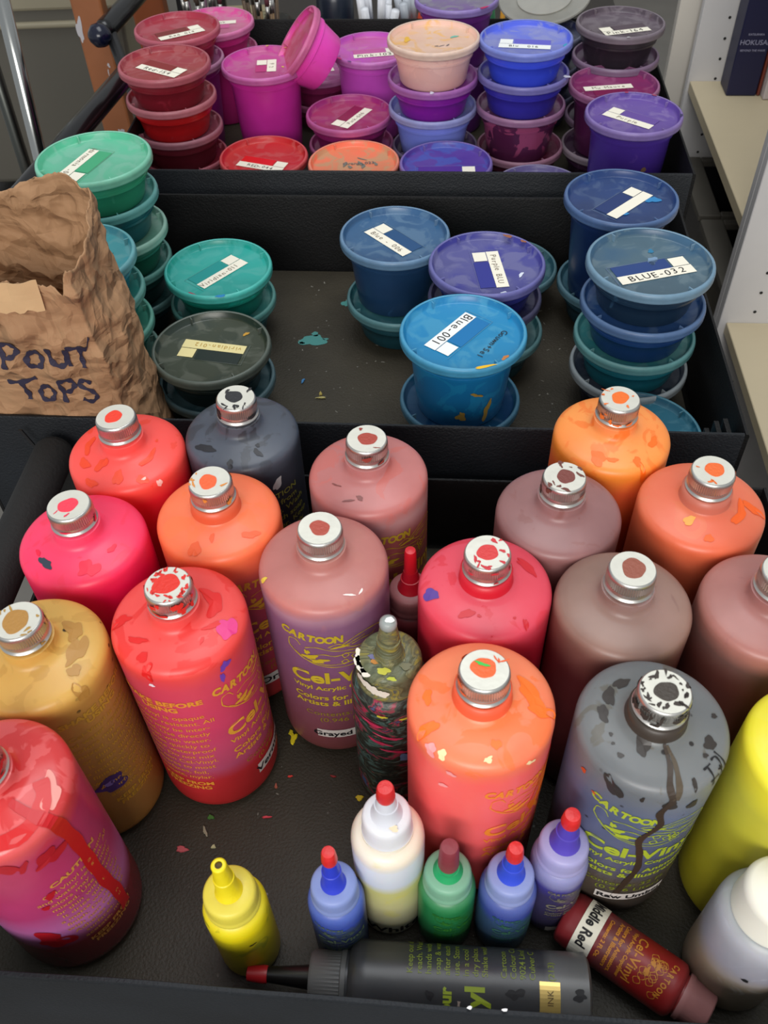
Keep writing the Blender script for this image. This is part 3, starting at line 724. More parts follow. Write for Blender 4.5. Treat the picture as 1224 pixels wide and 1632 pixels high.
# green
q = thing('squeeze_bottle', 'small green squeeze bottle with dull dark red tip', 'squeeze bottle', (0.0310, 0.2110, 0.0005), 0, 'small nozzle bottles in the front row')
squeeze_parts(q, 0.0183, 0.078, 0.0150, 0.017, 0.106, 0.132, bottle_mat('bottle_plastic', [(0, (36, 70, 48)), (.20, (28, 96, 56)), (.78, (34, 124, 70)), (1, (100, 160, 120))], 0.09, seed=5.1), frost((124, 176, 146)), mat('green_nozzle', (34, 160, 96), 0.4), mat('dull_red_plastic', (134, 50, 60), 0.5, bump=.4, var=.2), noz_r=0.0076, tip_r0=0.0058)
front_print(q, 0.0183, 0.30, (46, 120, 40), 0.000, 0.42, contents=('Contents: 2 Fl. Oz.', ''))
# blue 2
q = thing('squeeze_bottle', 'small blue squeeze bottle with bright red tip, right of the green one', 'squeeze bottle', (0.0690, 0.2075, 0.0005), 0, 'small nozzle bottles in the front row')
squeeze_parts(q, 0.0181, 0.080, 0.0148, 0.017, 0.123, 0.135, bottle_mat('bottle_plastic', [(0, (50, 66, 72)), (.20, (50, 72, 92)), (.60, (50, 76, 110)), (.74, (60, 76, 160)), (1, (112, 128, 190))], 0.09, seed=7.1), frost((140, 152, 204)), mat('blue_nozzle', (50, 76, 210), 0.4), REDTIP, noz_r=0.0072)
front_print(q, 0.0181, 0.25, (54, 104, 84), 0.000, 0.42, contents=('Contents: 2 Fl. Oz.', ''))
# violet
q = thing('squeeze_bottle', 'small violet squeeze bottle with red tip, next to the Raw Umber bottle', 'squeeze bottle', (0.1020, 0.2200, 0.0005), 0, 'small nozzle bottles in the front row')
squeeze_parts(q, 0.0180, 0.092, 0.0155, 0.018, 0.138, 0.149, bottle_mat('bottle_plastic', [(0, (52, 48, 76)), (.66, (60, 54, 96)), (.78, (66, 60, 140)), (.86, (130, 130, 176)), (1, (150, 150, 196))], 0.096, seed=9.1), frost((164, 160, 206)), mat('violet_nozzle', (84, 66, 180), 0.4), REDTIP, ribs=False, noz_r=0.0078)
front_print(q, 0.0180, 0.45, (120, 116, 100), 0.004, 0.44, contents=('Contents: 2 Fl. Oz.', ''))
Ink().put(grid_patch(.017, .007, 8, 1), cyl(0.0180, 0.25, 0.010)).build('blank_sticker', TAPE, q)
# crusty
def crust_mat(name='paint_crust', pal=None):
    m = D.materials.new(name); m.use_nodes = True
    nt = m.node_tree; b = nt.nodes['Principled BSDF']; L = nt.links.new
    tc = nt.nodes.new('ShaderNodeTexCoord')
    mp = nt.nodes.new('ShaderNodeMapping'); mp.inputs['Scale'].default_value = (1, 1, 2.2); mp.inputs['Rotation'].default_value = (0.3, 0.3, 0)
    L(tc.outputs['Object'], mp.inputs['Vector'])
    n = nt.nodes.new('ShaderNodeTexNoise'); n.inputs['Scale'].default_value = 42; n.inputs['Detail'].default_value = 5; n.inputs['Distortion'].default_value = 1.5
    L(mp.outputs[0], n.inputs['Vector'])
    rp = ramp(nt, [(p_, lin(c)) for p_, c in pal]) if pal else ramp(nt, [(0.30, lin((24, 24, 26))), (0.36, lin((36, 62, 60))), (0.42, lin((78, 104, 98))), (0.46, lin((44, 52, 44))), (0.50, lin((34, 36, 34))), (0.54, lin((66, 78, 66))), (0.58, lin((170, 40, 76))), (0.605, lin((40, 40, 46))), (0.65, lin((90, 80, 110))), (0.68, lin((60, 100, 150))), (0.74, lin((40, 44, 44)))])
    L(n.outputs['Color'], rp.inputs[0])
    L(rp.outputs['Color'], b.inputs['Base Color'])
    bp = nt.nodes.new('ShaderNodeBump'); bp.inputs['Strength'].default_value = 0.8; bp.inputs['Distance'].default_value = 0.003
    L(n.outputs['Fac'], bp.inputs['Height']); L(bp.outputs['Normal'], b.inputs['Normal'])
    b.inputs['Roughness'].default_value = 0.4
    return m
CR = crust_mat()
OLIVE = crust_mat('olive_paint_crust', [(.30, (60, 66, 50)), (.40, (104, 110, 82)), (.47, (84, 88, 62)), (.52, (128, 126, 84)), (.56, (92, 96, 76)), (.62, (150, 140, 60)), (.66, (88, 92, 80)), (.74, (60, 80, 110))])
q = thing('squeeze_bottle', 'squeeze bottle crusted all over with dark multicoloured dried paint', 'squeeze bottle', (0.0000, 0.3230, 0.0005), 0)
squeeze_parts(q, 0.0262, 0.142, 0.0215, 0.022, 0.196, 0.196, CR, OLIVE, OLIVE, OLIVE, noz_r=0.0085)
ink = Ink()
for i, (a, rr_) in enumerate([(250, .0195), (236, .0200), (222, .0200), (208, .0195)]):
    a = math.radians(a-30)
    ink.put(blob2d(0, 0, .0045, .0028, i, .3), flat(0.1640, rr_*math.cos(a), rr_*math.sin(a), a+PI/2))
for i in range(6): ink.put(blob2d(0, 0, .0035, .004, i+3, .3), cyl(0.0219, math.radians(-58+i*9), 0.157-0.001*i, .0004))
o = ink.build('white_paint_drip', mat('dried_paint', (236, 230, 214), .5), q)
for i, (ox, oy, cc, rr_) in enumerate([(-.004, -.013, (200, 200, 70), .0032), (.001, -.019, (190, 200, 60), .002), (-.009, -.006, (196, 130, 50), .0022), (-.011, -.002, (110, 110, 150), .002), (.010, -.010, (120, 120, 90), .003)]):
    Ink().put(blob2d(0, 0, rr_*1.3, rr_*.8, i+2, .3), flat(0.1656, ox, oy, -.3)).build('paint_fleck', mat('dried_paint', cc, .5), q)
ink = Ink()
for i, (ph, z) in enumerate([(-30, .118), (-6, .104), (-20, .096), (4, .085)]): ink.put(blob2d(0, 0, .008, .0018, i, .5, 20, -.35), cyl(0.0262, math.radians(ph), z, .0005))
ink.build('crimson_smear', mat('dried_paint', (190, 44, 84), .45), q)
ink = Ink().put(blob2d(0, 0, .005, .006, 4, .4), cyl(0.0262, math.radians(22), .075, .0005))
ink.build('blue_smear', mat('dried_paint', (96, 140, 186), .45), q)
ink = Ink().put(blob2d(0, 0, .003, .0015, 4, .4), cyl(0.0262, math.radians(-14), .131, .0005)).put(blob2d(0, 0, .0035, .0014, 8, .4), cyl(0.0262, math.radians(20), .127, .0005))
ink.build('yellow_smear', mat('dried_paint', (210, 200, 60), .45), q)
MB().lathe([(0.001, .1950), (.0050, .1950), (.0056, .1975), (.0052, .2005), (.0030, .2022), (.001, .2024)], 20).build('silver_tip', mat('grey_crust', (150, 156, 154), .35, bump=.6, bscale=200, var=.3), q, True)
Ink().put(blob2d(0, 0, .0026, .0024, 3, .2), flat(0.2026, .001, -.0005)).build('white_paint_dot', mat('dried_paint', (245, 245, 240), .4), q)
# red nozzle bottle hidden behind
q = thing('squeeze_bottle', 'squeeze bottle with tall dark red nozzle behind the paint-crusted bottle', 'squeeze bottle', (0.0170, 0.3980, 0.0005), 0)
squeeze_parts(q, 0.0195, 0.118, 0.0160, 0.018, 0.156, 0.178, bottle_mat('bottle_plastic', [(0, (90, 16, 24)), (.8, (110, 20, 30)), (1, (150, 70, 76))], 0.12, seed=3.3), frost((150, 92, 94)), mat('red_nozzle', (172, 16, 34), .35), mat('red_nozzle', (196, 22, 36), .35), noz_r=0.0078, ribs=False, tip_r0=0.0042)

# big translucent bottle at the right corner
q = thing('squeeze_bottle', 'frosted clear bottle with white cap cut off at the lower right corner', 'squeeze bottle', (0.2130, 0.1760, 0.0005), 0)
b = MB().lathe([(0.001, .001), (.022, .001), (.0262, .003), (.0280, .009), (.0285, .016), (.0285, .094), (.0280, .101), (.0262, .107), (.0232, .110), (.0220, .1105), (.0220, .114)], 64).build('bottle_body', bottle_mat('bottle_plastic', [(0, (130, 116, 94)), (.45, (148, 134, 116)), (.62, (156, 154, 166)), (.9, (170, 170, 178)), (1, (158, 168, 154))], 0.118, (196, 198, 210), .42, 8.0, stain_from=.2, soft=.2), q); autosmooth(b, 60)
c = MB().lathe([(0.001, .1115), (.0225, .1115), (.0225, .114), (.0218, .116), (.0215, .134), (.0205, .138), (.0180, .140), (0.001, .1405)], 64).build('cap', mat('white_cap', (236, 232, 218), .4, sss=.1, var=.04), q); autosmooth(c, 50)
Ink().put(blob2d(0, 0, .0022, .0018, 5, .3), cyl(0.0285, -.42, 0.070)).build('dark_fleck', BLACKINK, q)

# lying ink bottle
def lying(label, start, end, z, grp=None):
    a = Vector((start[0], start[1], z)); b = Vector((end[0], end[1], z))
    root = thing('squeeze_bottle', label, 'squeeze bottle', a, 0, grp)
    root.rotation_euler = (0, PI/2, math.atan2(b.y-a.y, b.x-a.x))     # local +z runs from start to end
    return root
q = lying('dark charcoal ink bottle lying along the front rim, red tip to the left', (0.1165, 0.1570), (-0.03, 0.1705), 0.0246)
R_ = 0.0240
bm_ = bottle_mat('bottle_plastic', [(0, (92, 92, 92)), (.16, (96, 96, 96)), (.20, (58, 58, 60)), (.9, (52, 52, 55)), (1, (60, 60, 62))], 0.15, (30, 30, 32), .36, 6.3, stain_from=.15, rough=.35)
b = MB().lathe([(0.001, 0), (.021, 0), (.0242, .002), (R_, .007), (R_, .138), (.0246, .144), (.021, .149), (.0175, .1505), (.0175, .1545)], 72).build('bottle_body', bm_, q); autosmooth(b, 60)
c = MB().lathe([(0.001, .1520), (.0182, .1520), (.0182, .1550), (.0172, .1556), (.0168, .173), (.0150, .1752), (.001, .1754)], 96, rib={3: .03, 4: .03}).build('collar_cap', frost((92, 92, 92)), q); autosmooth(c, 50)
n = MB().lathe([(0.001, .175), (.0078, .175), (.0072, .178), (.0046, .204), (.001, .204)], 32).build('nozzle', mat('black_nozzle', (20, 18, 18), .3), q); autosmooth(n, 50)
t_ = MB().lathe([(0.001, .2030), (.0052, .2030), (.0056, .205), (.0045, .216), (.001, .217)], 24).build('tip_cap', mat('dark_red_plastic', (170, 28, 34), .4, var=.1), n); autosmooth(t_, 50)
# print, local frame: +z points left in the room, so lettering runs across it
LYE = math.atan2(0.1750-0.1735, -0.1535)
def lying_fn(R, ang, zz, rot):
    """ang around the axis (0 = towards viewer's top), zz along axis"""
    def fn(x, y):
        xx = x*math.cos(rot)-y*math.sin(rot); yy = x*math.sin(rot)+y*math.cos(rot)
        a = ang-xx/R
        return Vector((-(R+.0003)*math.cos(a), (R+.0003)*math.sin(a), zz+yy))
    return fn
ink = Ink()
for i, t in enumerate(['Keep out of', 'reach. Wash', 'hands with', 'soap & water', 'after each', 'use. Store', 'in a cool', 'dry place.', 'Shake well', '', 'Cartoon', 'Colour Co', '9024 Lind', 'Culver C', '', '(213)']):
    if t: ink.put(text2d(t, .0052, .00003, 'LEFT', 1.1), lying_fn(R_, 0.02, .110-i*.0058, 0))
ink.build('instruction_print', mat('yellow_print', (120, 132, 48), .5), q)
ink = Ink().put(text2d('Cel-Vinyl', .0165, .0006, 'RIGHT', 1.1), lying_fn(R_, 0.22, .066, 0))
ink.put(text2d('Colour', .0100, .0004, 'RIGHT', 1.0), lying_fn(R_, 0.30, .086, 0))
ink.build('printed_label', mat('yellow_print', (140, 156, 40), .5), q)
g = Ink().put(grid_patch(.018, .0125, 8, 1), lying_fn(R_, 0.40, .026, 0)).build('gold_sticker', mat('gold_foil', (214, 184, 110), .3, .6, var=.15), q)
Ink().put(text2d('INK', .0052, 0, 'CENTER', 1.0), lying_fn(R_+.0003, 0.40, .024, 0)).build('lettering', mat('brown_ink', (90, 70, 40), .5), g)
ink = Ink()
for i, (a, zz, w_, h_) in enumerate([(.50, .099, .003, .002), (.95, .107, .0016, .0030), (1.0, .088, .004, .0035), (.9, .080, .002, .002), (1.05, .072, .003, .003), (.35, .047, .003, .005), (1.0, .030, .002, .003), (.30, .008, .003, .004)]):
    ink.put(blob2d(0, 0, w_, h_, i, .45), lying_fn(R_, a, zz, 0))
ink.build('black_ink_spots', BLACKINK, q)
Ink().put(stroke2d([[(-.005, .003), (-.006, -.002), (-.003, -.006), (.003, -.007)]], .0022), lying_fn(R_, .72, .088, 0)).build('pale_scrape', mat('dried_paint', (150, 134, 124), .6), q)

# lying middle red
st = Vector((0.1115, 0.2080)); en = Vector((0.1850, 0.1500))
q = lying('small dark red squeeze bottle lying on its side with a white Middle Red sticker', st, en, 0.0188)
R2 = 0.0182
b = MB().lathe([(0.001, 0), (.0150, 0), (.0172, .0015), (R2, .006), (R2, .076), (.0178, .079), (.0150, .0815), (.0130, .082), (.0130, .085)], 64).build('bottle_body', bottle_mat('bottle_plastic', [(0, (140, 40, 46)), (.30, (134, 44, 48)), (.36, (120, 62, 62)), (.52, (128, 50, 52)), (.62, (150, 34, 34)), (.86, (150, 34, 34)), (1, (160, 60, 60))], 0.085, seed=2.8), q); autosmooth(b, 60)
c = MB().lathe([(0.001, .083), (.0148, .083), (.0150, .086), (.0142, .087), (.0128, .101), (.0110, .1022), (.001, .1024)], 72, rib={3: .03, 4: .03}).build('collar_cap', frost((176, 120, 118)), q); autosmooth(c, 50)
s = Ink().put(grid_patch(.058, .0135, 20, 1), lying_fn(R2+.0002, -0.30, .0180, 0)).build('name_sticker', PAPER, q)
Ink().put(text2d('Middle Red', .0098, .0003, 'CENTER', .82), lying_fn(R2+.0005, -0.02, .0145, 0)).build('lettering', BLACKINK, s)
ink = Ink()
for t, sz, zz in (('Contents: 2 Fl. Oz.', .0036, .0275), ('Artists & Illustrators', .0040, .0335), ('Colors for Animators,', .0040, .0375), ('Vinyl Acrylic Copolymer', .0034, .0435), ('Cel-Vinyl', .0086, .0475)):
    ink.put(text2d(t, sz, .00014, 'CENTER', 1.0), lying_fn(R2, -0.25, zz, 0))
for i, ch in enumerate('CARTOON'): ink.put(text2d(ch, .0050, .0002, 'CENTER', .8), lying_fn(R2, -0.25-(i-3)*.20, .0700-(i-3)*.0006, 0))
rnd = random.Random(12)
for i in range(16):
    x, y = rnd.uniform(-.011, .011), rnd.uniform(-.006, .006)
    ink.put(stroke2d([[(x, y), (x+.003, y+.002), (x+.005, y-.001), (x+.002, y-.003), (x, y)]], .0005), lying_fn(R2, -0.25, .0625, 0))
for i in range(4): ink.put(blob2d(rnd.uniform(-.006, .006), rnd.uniform(-.004, .003), .0022, .0013, i, .5), lying_fn(R2, -0.25, .0625, 0))
ink.build('printed_label', mat('yellow_print', (206, 134, 44), .5), q)

# paint chips on the front tray floor
def chip(x, y, rx, ry, c, seed, label, rot=0.0, z=0.0006, h=0.0007):
    v, fc = blob2d(0, 0, rx, ry, seed, .45, 14, rot)
    n = len(v)
    V = [(a, b, 0) for a, b in v]+[(a*.8, b*.8, h) for a, b in v]
    F_ = [tuple(reversed(q_)) for q_ in fc]+[tuple(i+n for i in q_) for q_ in fc]+[(1+k, 1+(k+1) % 14, n+1+(k+1) % 14, n+1+k) for k in range(14)]
    o = link_mesh('paint_chip', V, F_, mat('dried_paint', c, .5), None, False, (x, y, z))
    tag(o, label, 'paint chip', 'dried paint chips on the trays')
    return o
for a_ in [(-.0786, .3556, .0042, .0028, (226, 206, 30), 3, 'yellow paint chip beside the mauve Grayed Verm bottle', 1.2),
           (-.0806, .3605, .0022, .0030, (220, 200, 30), 5, 'smaller yellow chip just behind the larger one by the mauve bottle', .2),
           (-.0266, .3041, .0034, .0020, (226, 196, 40), 6, 'yellow paint chip left of the crusty paint bottle', -.4),
           (-.0800, .3235, .0018, .0010, (220, 60, 50), 7, 'tiny red chip between vermilion and mauve bottles', .2),
           (-.0468, .3222, .0020, .0010, (150, 40, 40), 8, 'tiny dark red chip left of the crusty bottle', -.3),
           (-.0963, .2915, .0034, .0010, (226, 70, 84), 9, 'thin pink chip between vermilion bottle and white squeeze bottle', .1),
           (-.1571, .2695, .0045, .0024, (190, 84, 90), 10, 'pink paint chip in the open floor behind the yellow squeeze bottle', .1),
           (-.1383, .2931, .0022, .0022, (70, 120, 50), 11, 'green paint chip at the foot of the vermilion bottle', .4),
           (-.1415, .2826, .0012, .0046, (150, 144, 120), 12, 'pale grey sliver in front of the vermilion bottle', .3),
           (-.1340, .2705, .0014, .0020, (190, 186, 140), 13, 'pale cream chip in front of the vermilion bottle', .3),
           (-.0905, .3160, .0010, .0026, (170, 90, 70), 14, 'tiny brown chip beside the vermilion bottle base', .3),
           (.1690, .1905, .0026, .0018, (206, 206, 206), 15, 'white chip beside the lying Middle Red bottle', .3),
           (.1777, .1871, .0020, .0014, (206, 206, 206), 16, 'second white chip right of the Middle Red bottle', .9)]:
    chip(a_[0], a_[1], a_[2], a_[3], a_[4], a_[5], a_[6], a_[7])
chip(-.0618, .7354, .0052, .0014, (190, 176, 110), 17, 'pale straw coloured sliver on the middle tray floor', .1, 0.0310)
chip(-.0625, .7420, .0014, .0040, (170, 150, 70), 18, 'brownish chip standing next to the straw coloured sliver', .2, 0.0310)
chip(-.0820, .7645, .0018, .0034, (60, 120, 170), 19, 'tiny blue chip on the middle tray floor', -.4, 0.0310)

# ================================================================== LIDDED PAINT CUPS
def lidm(c, rough=0.36):
    return mat('frosted_lid_plastic', c, rough, sss=0.08, bump=0.3, bscale=70, var=0.14, vscale=45)
def mixc(a, b, t): return tuple(int(a[i]*(1-t)+b[i]*t) for i in range(3))
def lift(c, k):
    out = []
    for v in lin(c)[:3]:
        v = min(.92, v*k+.004); out.append(255*(v*12.92 if v <= .0031308 else 1.055*v**(1/2.4)-.055))
    return tuple(out)
def paper_card(root, z, ang, text, swatch, sw=1, sq='R', off=(0, 0), L=0.064, extra=None, ink=GREYINK, size=0.0085, strip=None):
    a = math.radians(ang); h = 0.0125
    ox, oy = off
    card = Ink().put(grid_patch(L, h, 4, 1), lambda x, y: flat(z+.0005, ox, oy, a)(x, y-sw*h/2))
    if sq:
        sx = (L/2-.0085)*(1 if sq == 'R' else -1)
        card.put(grid_patch(.016, .0135, 1, 1), lambda x, y: flat(z+.0005, ox, oy, a)(x+sx, y+sw*(.0075)))
    o = card.build('paper_label', strip or PAPER, root)
    sx = 0 if not sq else (-.0088 if sq == 'R' else .0088)
    Ink().put(grid_patch(L-.019, .0155, 1, 1), lambda x, y: flat(z+.0004, ox, oy, a)(x+sx, y+sw*.0080)).build('colour_swatch', mat('swatch_paint', swatch, .35), root)
    if text:
        rnd = random.Random(text)
        ik = Ink(); x0 = -0.5*0.62*size*len(text)
        for ch in text:
            w_ = {'l': .30, 'i': .30, '-': .5, 'I': .35, '1': .5}.get(ch, .64)*size
            ik.put(text2d(ch, size, -0.0000, 'CENTER'), (lambda x_, dy, r_: (lambda x, y: flat(z+.0007, ox, oy, a)(x_+x*math.cos(r_)-y*math.sin(r_), -sw*h/2-size*.34+dy+x*math.sin(r_)+y*math.cos(r_))))(x0+w_/2, rnd.uniform(-.0005, .0005), rnd.uniform(-.12, .12)))
            x0 += w_
        ik.build('lettering', ink, o)
    # clear tape over the card: a slightly glossier, paler rectangle outline
    Ink().put(stroke2d([[(-L/2-.003, sw*.0165), (L/2+.003, sw*.0165)], [(-L/2-.003, -sw*.0145), (-L/2-.003, sw*.0165)]], .0006), flat(z+.00045, ox, oy, a)).build('tape_edge', mat('tape', mixc(swatch, (220, 220, 210), .35), .3), root)

def cup(x, y, z, h, lid, body, label, group='short', card=None, s=1.0, tilt=None, plane=None, smear=None, bodysmear=None, flecks=None, seedrot=0.0, dim=None):
    lid, body = lift(lid, .95), lift(body, 1.25)
    plane = lift(plane, .95) if plane else mixc(lid, (120, 120, 116), .12)
    if bodysmear: bodysmear = lift(bodysmear, 1.35)
    if smear: smear = lift(smear, 1.0)
    root = thing('paint_cup', label, 'paint cup', (x, y, z+.0002), 0, 'lidded paint cups')
    rt, rb = .0500*s, (.0430 if h < .06 else .0415)*s
    hb = h-.0096
    pr_ = [(0.001, 0.0008), (rb*.90, 0.0008), (rb*.97, .0006), (rb, .0030), (rb+(rt-rb)*.35, hb*.38), (rb+(rt-rb)*.78, hb-.012), (rt+.0004, hb-.011), (rt+.0006, hb-.0085), (rt, hb-.008), (rt, hb), (rt-.002, hb)]
    bm = bottle_mat('cup_plastic', [(0, mixc(body, (20, 20, 24), .06)), (.5, body), (1, mixc(body, lid, .15))], h, bodysmear or mixc(lid, body, .5), .34 if not bodysmear else .5, x*30+z*70, stain_from=-.2 if not bodysmear else .1, rough=.3, sss=.06)
    b = MB().lathe(pr_, 64).build('cup_body', bm, root); autosmooth(b, 50)
    R = .0585*s
    lc = lid
    rim = mixc(lid, (206, 208, 206), .26)
    ri = R*.865
    ri = R*.880
    pl = [(ri-.002, h-.0098), (R-.0020, h-.0098), (R-.0004, h-.0092), (R, h-.0078), (R-.0003, h-.0050), (R+.0001, h-.0042), (R-.0006, h-.0012), (R-.0016, h-.0002), (R-.0026, h), (R-.0036, h-.0006)]
    k_ = MB().lathe(pl, 72, close=False).build('lid_rim', mat('lid_rim_plastic', rim, .40, sss=.1, bump=.35, bscale=90, var=.26, vscale=70), root); autosmooth(k_, 60)
    ps = [(.001, h-.0090), (ri-.0010, h-.0090), (ri+.0012, h-.0078), (R-.0030, h-.0024), (R-.0030, h-.0010), (R-.0038, h-.0008), (R-.0044, h-.0016), (ri+.0010, h-.0066), (ri-.0004, h-.0072), (.001, h-.0072)]
    pm = bottle_mat('lid_plastic', [(0, plane or lid), (max(0, (h-.0062)/h-.02), plane or lid), ((h-.0052)/h, mixc(lid, body, .45)), (1, mixc(lid, body, .30))], h, smear or mixc(plane, (200, 200, 196), .20), .50 if not smear else .50, x*20+y*50+z*90, stain_from=-.3, rough=.33, soft=.10, sss=0.0)
    p_ = MB().lathe(ps, 72).build('lid', pm, root); autosmooth(p_, 60)
    for k in range(4):       # four small ribs inside the rim
        a = seedrot+.5+k*PI/2
        MB().box(-.0005, .0005, ri-.0015, R-.0034, h-.0074, h-.0008, tf=lambda p: Matrix.Rotation(a, 3, 'Z') @ p).build('lid_rib', k_.data.materials[0], root)
    if card: paper_card(root, h-.0071, *card[0], **(card[1] if len(card) > 1 else {}))
    if flecks:
        for cc, its in flecks:
            ik = Ink()
            for (a, q, rx, ry, sd) in its:
                a = math.radians(a); ik.put(blob2d(0, 0, rx, ry, sd, .4, 16, a), flat(h-.0067 if q < ri-.001 else h+.0003, q*math.cos(a), q*math.sin(a)))
            ik.build('paint_fleck', mat('dried_paint', cc, .5), root)
    if tilt:
        root.rotation_euler = tilt
    else:
        rnd = random.Random(label); root.rotation_euler = (rnd.uniform(-.006, .006), rnd.uniform(-.006, .006), 0)
    return root
def stack(x, y, z, items):
    """items bottom to top: dict(h, lid, body, label, ...)"""
    for it in items:
        it = dict(it); dx, dy = it.pop('shift', (0, 0))
        cup(x+dx, y+dy, z, **it); z += it['h']-.0068
F0 = 0.0305; S = .045
# --- middle tray, left
stack(-.280, .889, F0, [
    dict(h=S, lid=(26, 74, 74), body=(16, 44, 48), label='dark green cup, lowest in the five-cup stack behind the paper bag', shift=(-.002, 0)),
    dict(h=S, lid=(44, 122, 112), body=(14, 52, 50), label='deep teal cup, second from the bottom of the stack behind the paper bag', shift=(-.003, 0)),
    dict(h=S, lid=(120, 180, 158), body=(20, 86, 66), label='cup with pale grey-green lid, third from the bottom behind the paper bag', shift=(0, -.002)),
    dict(h=S, lid=(64, 158, 152), body=(12, 84, 92), label='cup with teal lid directly under the mint green topmost cup', shift=(-.002, .001)),
    dict(h=S-.0, lid=(96, 196, 158), body=(44, 140, 104), label='mint green cup with L-shaped paper label, top of the stack behind the paper bag', card=[(-112, 'Harmonia -040', (58, 168, 118), 1, 'R'), dict(off=(-.012, -.004))], flecks=[((180, 220, 50), [(-115, .045, .004, .003, 3)])])])
stack(-.286, .770, F0, [
    dict(h=S, lid=(82, 124, 114), body=(20, 70, 66), label='dull green cup at the bottom of the stack touching the paper bag'),
    dict(h=S, lid=(62, 152, 130), body=(26, 100, 88), label='sea green cup, second from the bottom beside the paper bag', shift=(.001, 0)),
    dict(h=S, lid=(66, 150, 140), body=(24, 120, 110), label='teal green cup just under the light aqua cup beside the paper bag'),
    dict(h=S, lid=(72, 160, 170), body=(20, 112, 134), label='light aqua blue cup at the top of the stack half hidden by the paper bag', flecks=[((20, 90, 100), [(0, .034, .0006, .012, 1)])])])
stack(-.170, .862, F0, [
    dict(h=S, lid=(56, 138, 132), body=(22, 96, 104), label='blue-green cup under the turquoise cup on the middle tray'),
    dict(h=S, lid=(20, 172, 160), body=(10, 116, 100), label='turquoise cup with diagonal paper label, right of the mint green stack', card=[(48, 'Viridian-011', (0, 146, 142), 1, 'R')], flecks=[((170, 60, 80), [(-120, .048, .0015, .008, 3)]), ((30, 130, 190), [(-82, .0575, .002, .006, 4)])])])
stack(-.163, .723, F0, [
    dict(h=S, lid=(40, 78, 88), body=(14, 34, 40), label='dark blue-grey cup under the black-green cup'),
    dict(h=S, lid=(44, 58, 46), body=(16, 30, 28), plane=(52, 60, 44), label='black-green cup with yellowed paper label reading viridian, behind the navy bottle', card=[(166, 'viridian-012', (20, 36, 30), 1, 'R'), dict(strip=mat('yellowed_paper', (236, 222, 160), .6), ink=mat('orange_ink', (190, 150, 60), .6), size=.0078)], flecks=[((200, 150, 50), [(38, .040, .0032, .0022, 3)])])])
# --- middle tray, centre
stack(.022, .860, F0, [
    dict(h=S, lid=(44, 108, 118), body=(16, 62, 72), label='teal cup lying under the tall slate blue cup', shift=(.004, -.006)),
    dict(h=.078, lid=(58, 104, 148), body=(16, 46, 78), plane=(52, 96, 138), label='tall slate blue cup with L-shaped paper label, standing on a teal cup', card=[(-52, 'Blue - 006', (22, 74, 122), 1, 'L'), dict(off=(-.003, -.002))])])
stack(.112, .792, F0, [
    dict(h=S, lid=(48, 104, 110), body=(16, 58, 66), label='teal cup at the bottom of the stack behind the bright blue cup', shift=(.004, -.003)),
    dict(h=S, lid=(40, 40, 86), body=(20, 22, 60), label='dark indigo cup under the violet-blue cup', shift=(0, .001)),
    dict(h=S, lid=(66, 64, 150), body=(32, 36, 110), plane=(84, 84, 146), label='violet-blue cup with stained paper label, behind the bright blue Blue-001 cup', card=[(-86, 'Purple BLU', (42, 48, 140), -1, 'L'), dict(off=(.004, -.004))], flecks=[((150, 90, 60), [(60, .052, .002, .006, 3), (40, .053, .002, .003, 5)]), ((220, 226, 240), [(-25, .036, .002, .004, 6), (-75, .046, .001, .004, 8)])])])
stack(.150, .905, F0, [
    dict(h=S, lid=(40, 90, 104), body=(14, 44, 54), label='single dark teal cup half hidden behind the violet-blue cup', card=[(85, '', (30, 80, 96), 1, None), dict(off=(.022, -.014), L=.030)])])
stack(.078, .678, F0, [
    dict(h=S, lid=(24, 92, 128), body=(10, 46, 66), plane=(16, 62, 104), label='dark blue cup underneath the bright Blue-001 cup'),
    dict(h=.085, lid=(14, 132, 186), body=(10, 92, 140), plane=(24, 138, 190), bodysmear=(16, 104, 146), label='tall bright blue cup with white L label reading Blue-001', card=[(-131, 'Blue-001', (10, 116, 178), 1, 'R'), dict(off=(-.006, .004), ink=BLACKINK, size=.0125, strip=mat('white_paper', (244, 246, 244), .6))], flecks=[((240, 190, 30), [(-75, .0560, .0014, .0115, 3)]), ((190, 120, 60), [(-52, .054, .002, .004, 5)])])])
blue001 = [o for o in col.objects if o.get('label', '').endswith('Blue-001')][0]
ik = Ink()
for i, t in enumerate('Gouwn+Sel'):
    ik.put(text2d(t, .0085, 0, 'CENTER'), (lambda i_: lambda x, y: flat(.085-.0066, .013, -.004, math.radians(-128))(x+(i_-4)*.0052, y+.013))(i))
ik.build('marker_writing', BLACKINK, blue001)
ik = Ink()
for a_, zz, w_, h_, sd in [(-4, .018, .004, .0045, 3), (28, .022, .003, .011, 5), (12, .046, .0055, .0016, 7), (-3, .023, .002, .002, 8)]:
    Rr = .0415+.0085*(zz/.078)+.0012
    ik.put(blob2d(0, 0, w_, h_, sd, .45, 20, -.35), cyl(Rr, math.radians(a_), zz, 0))
ik.build('ochre_paint_smear', mat('dried_paint', (150, 120, 50), .5), blue001)
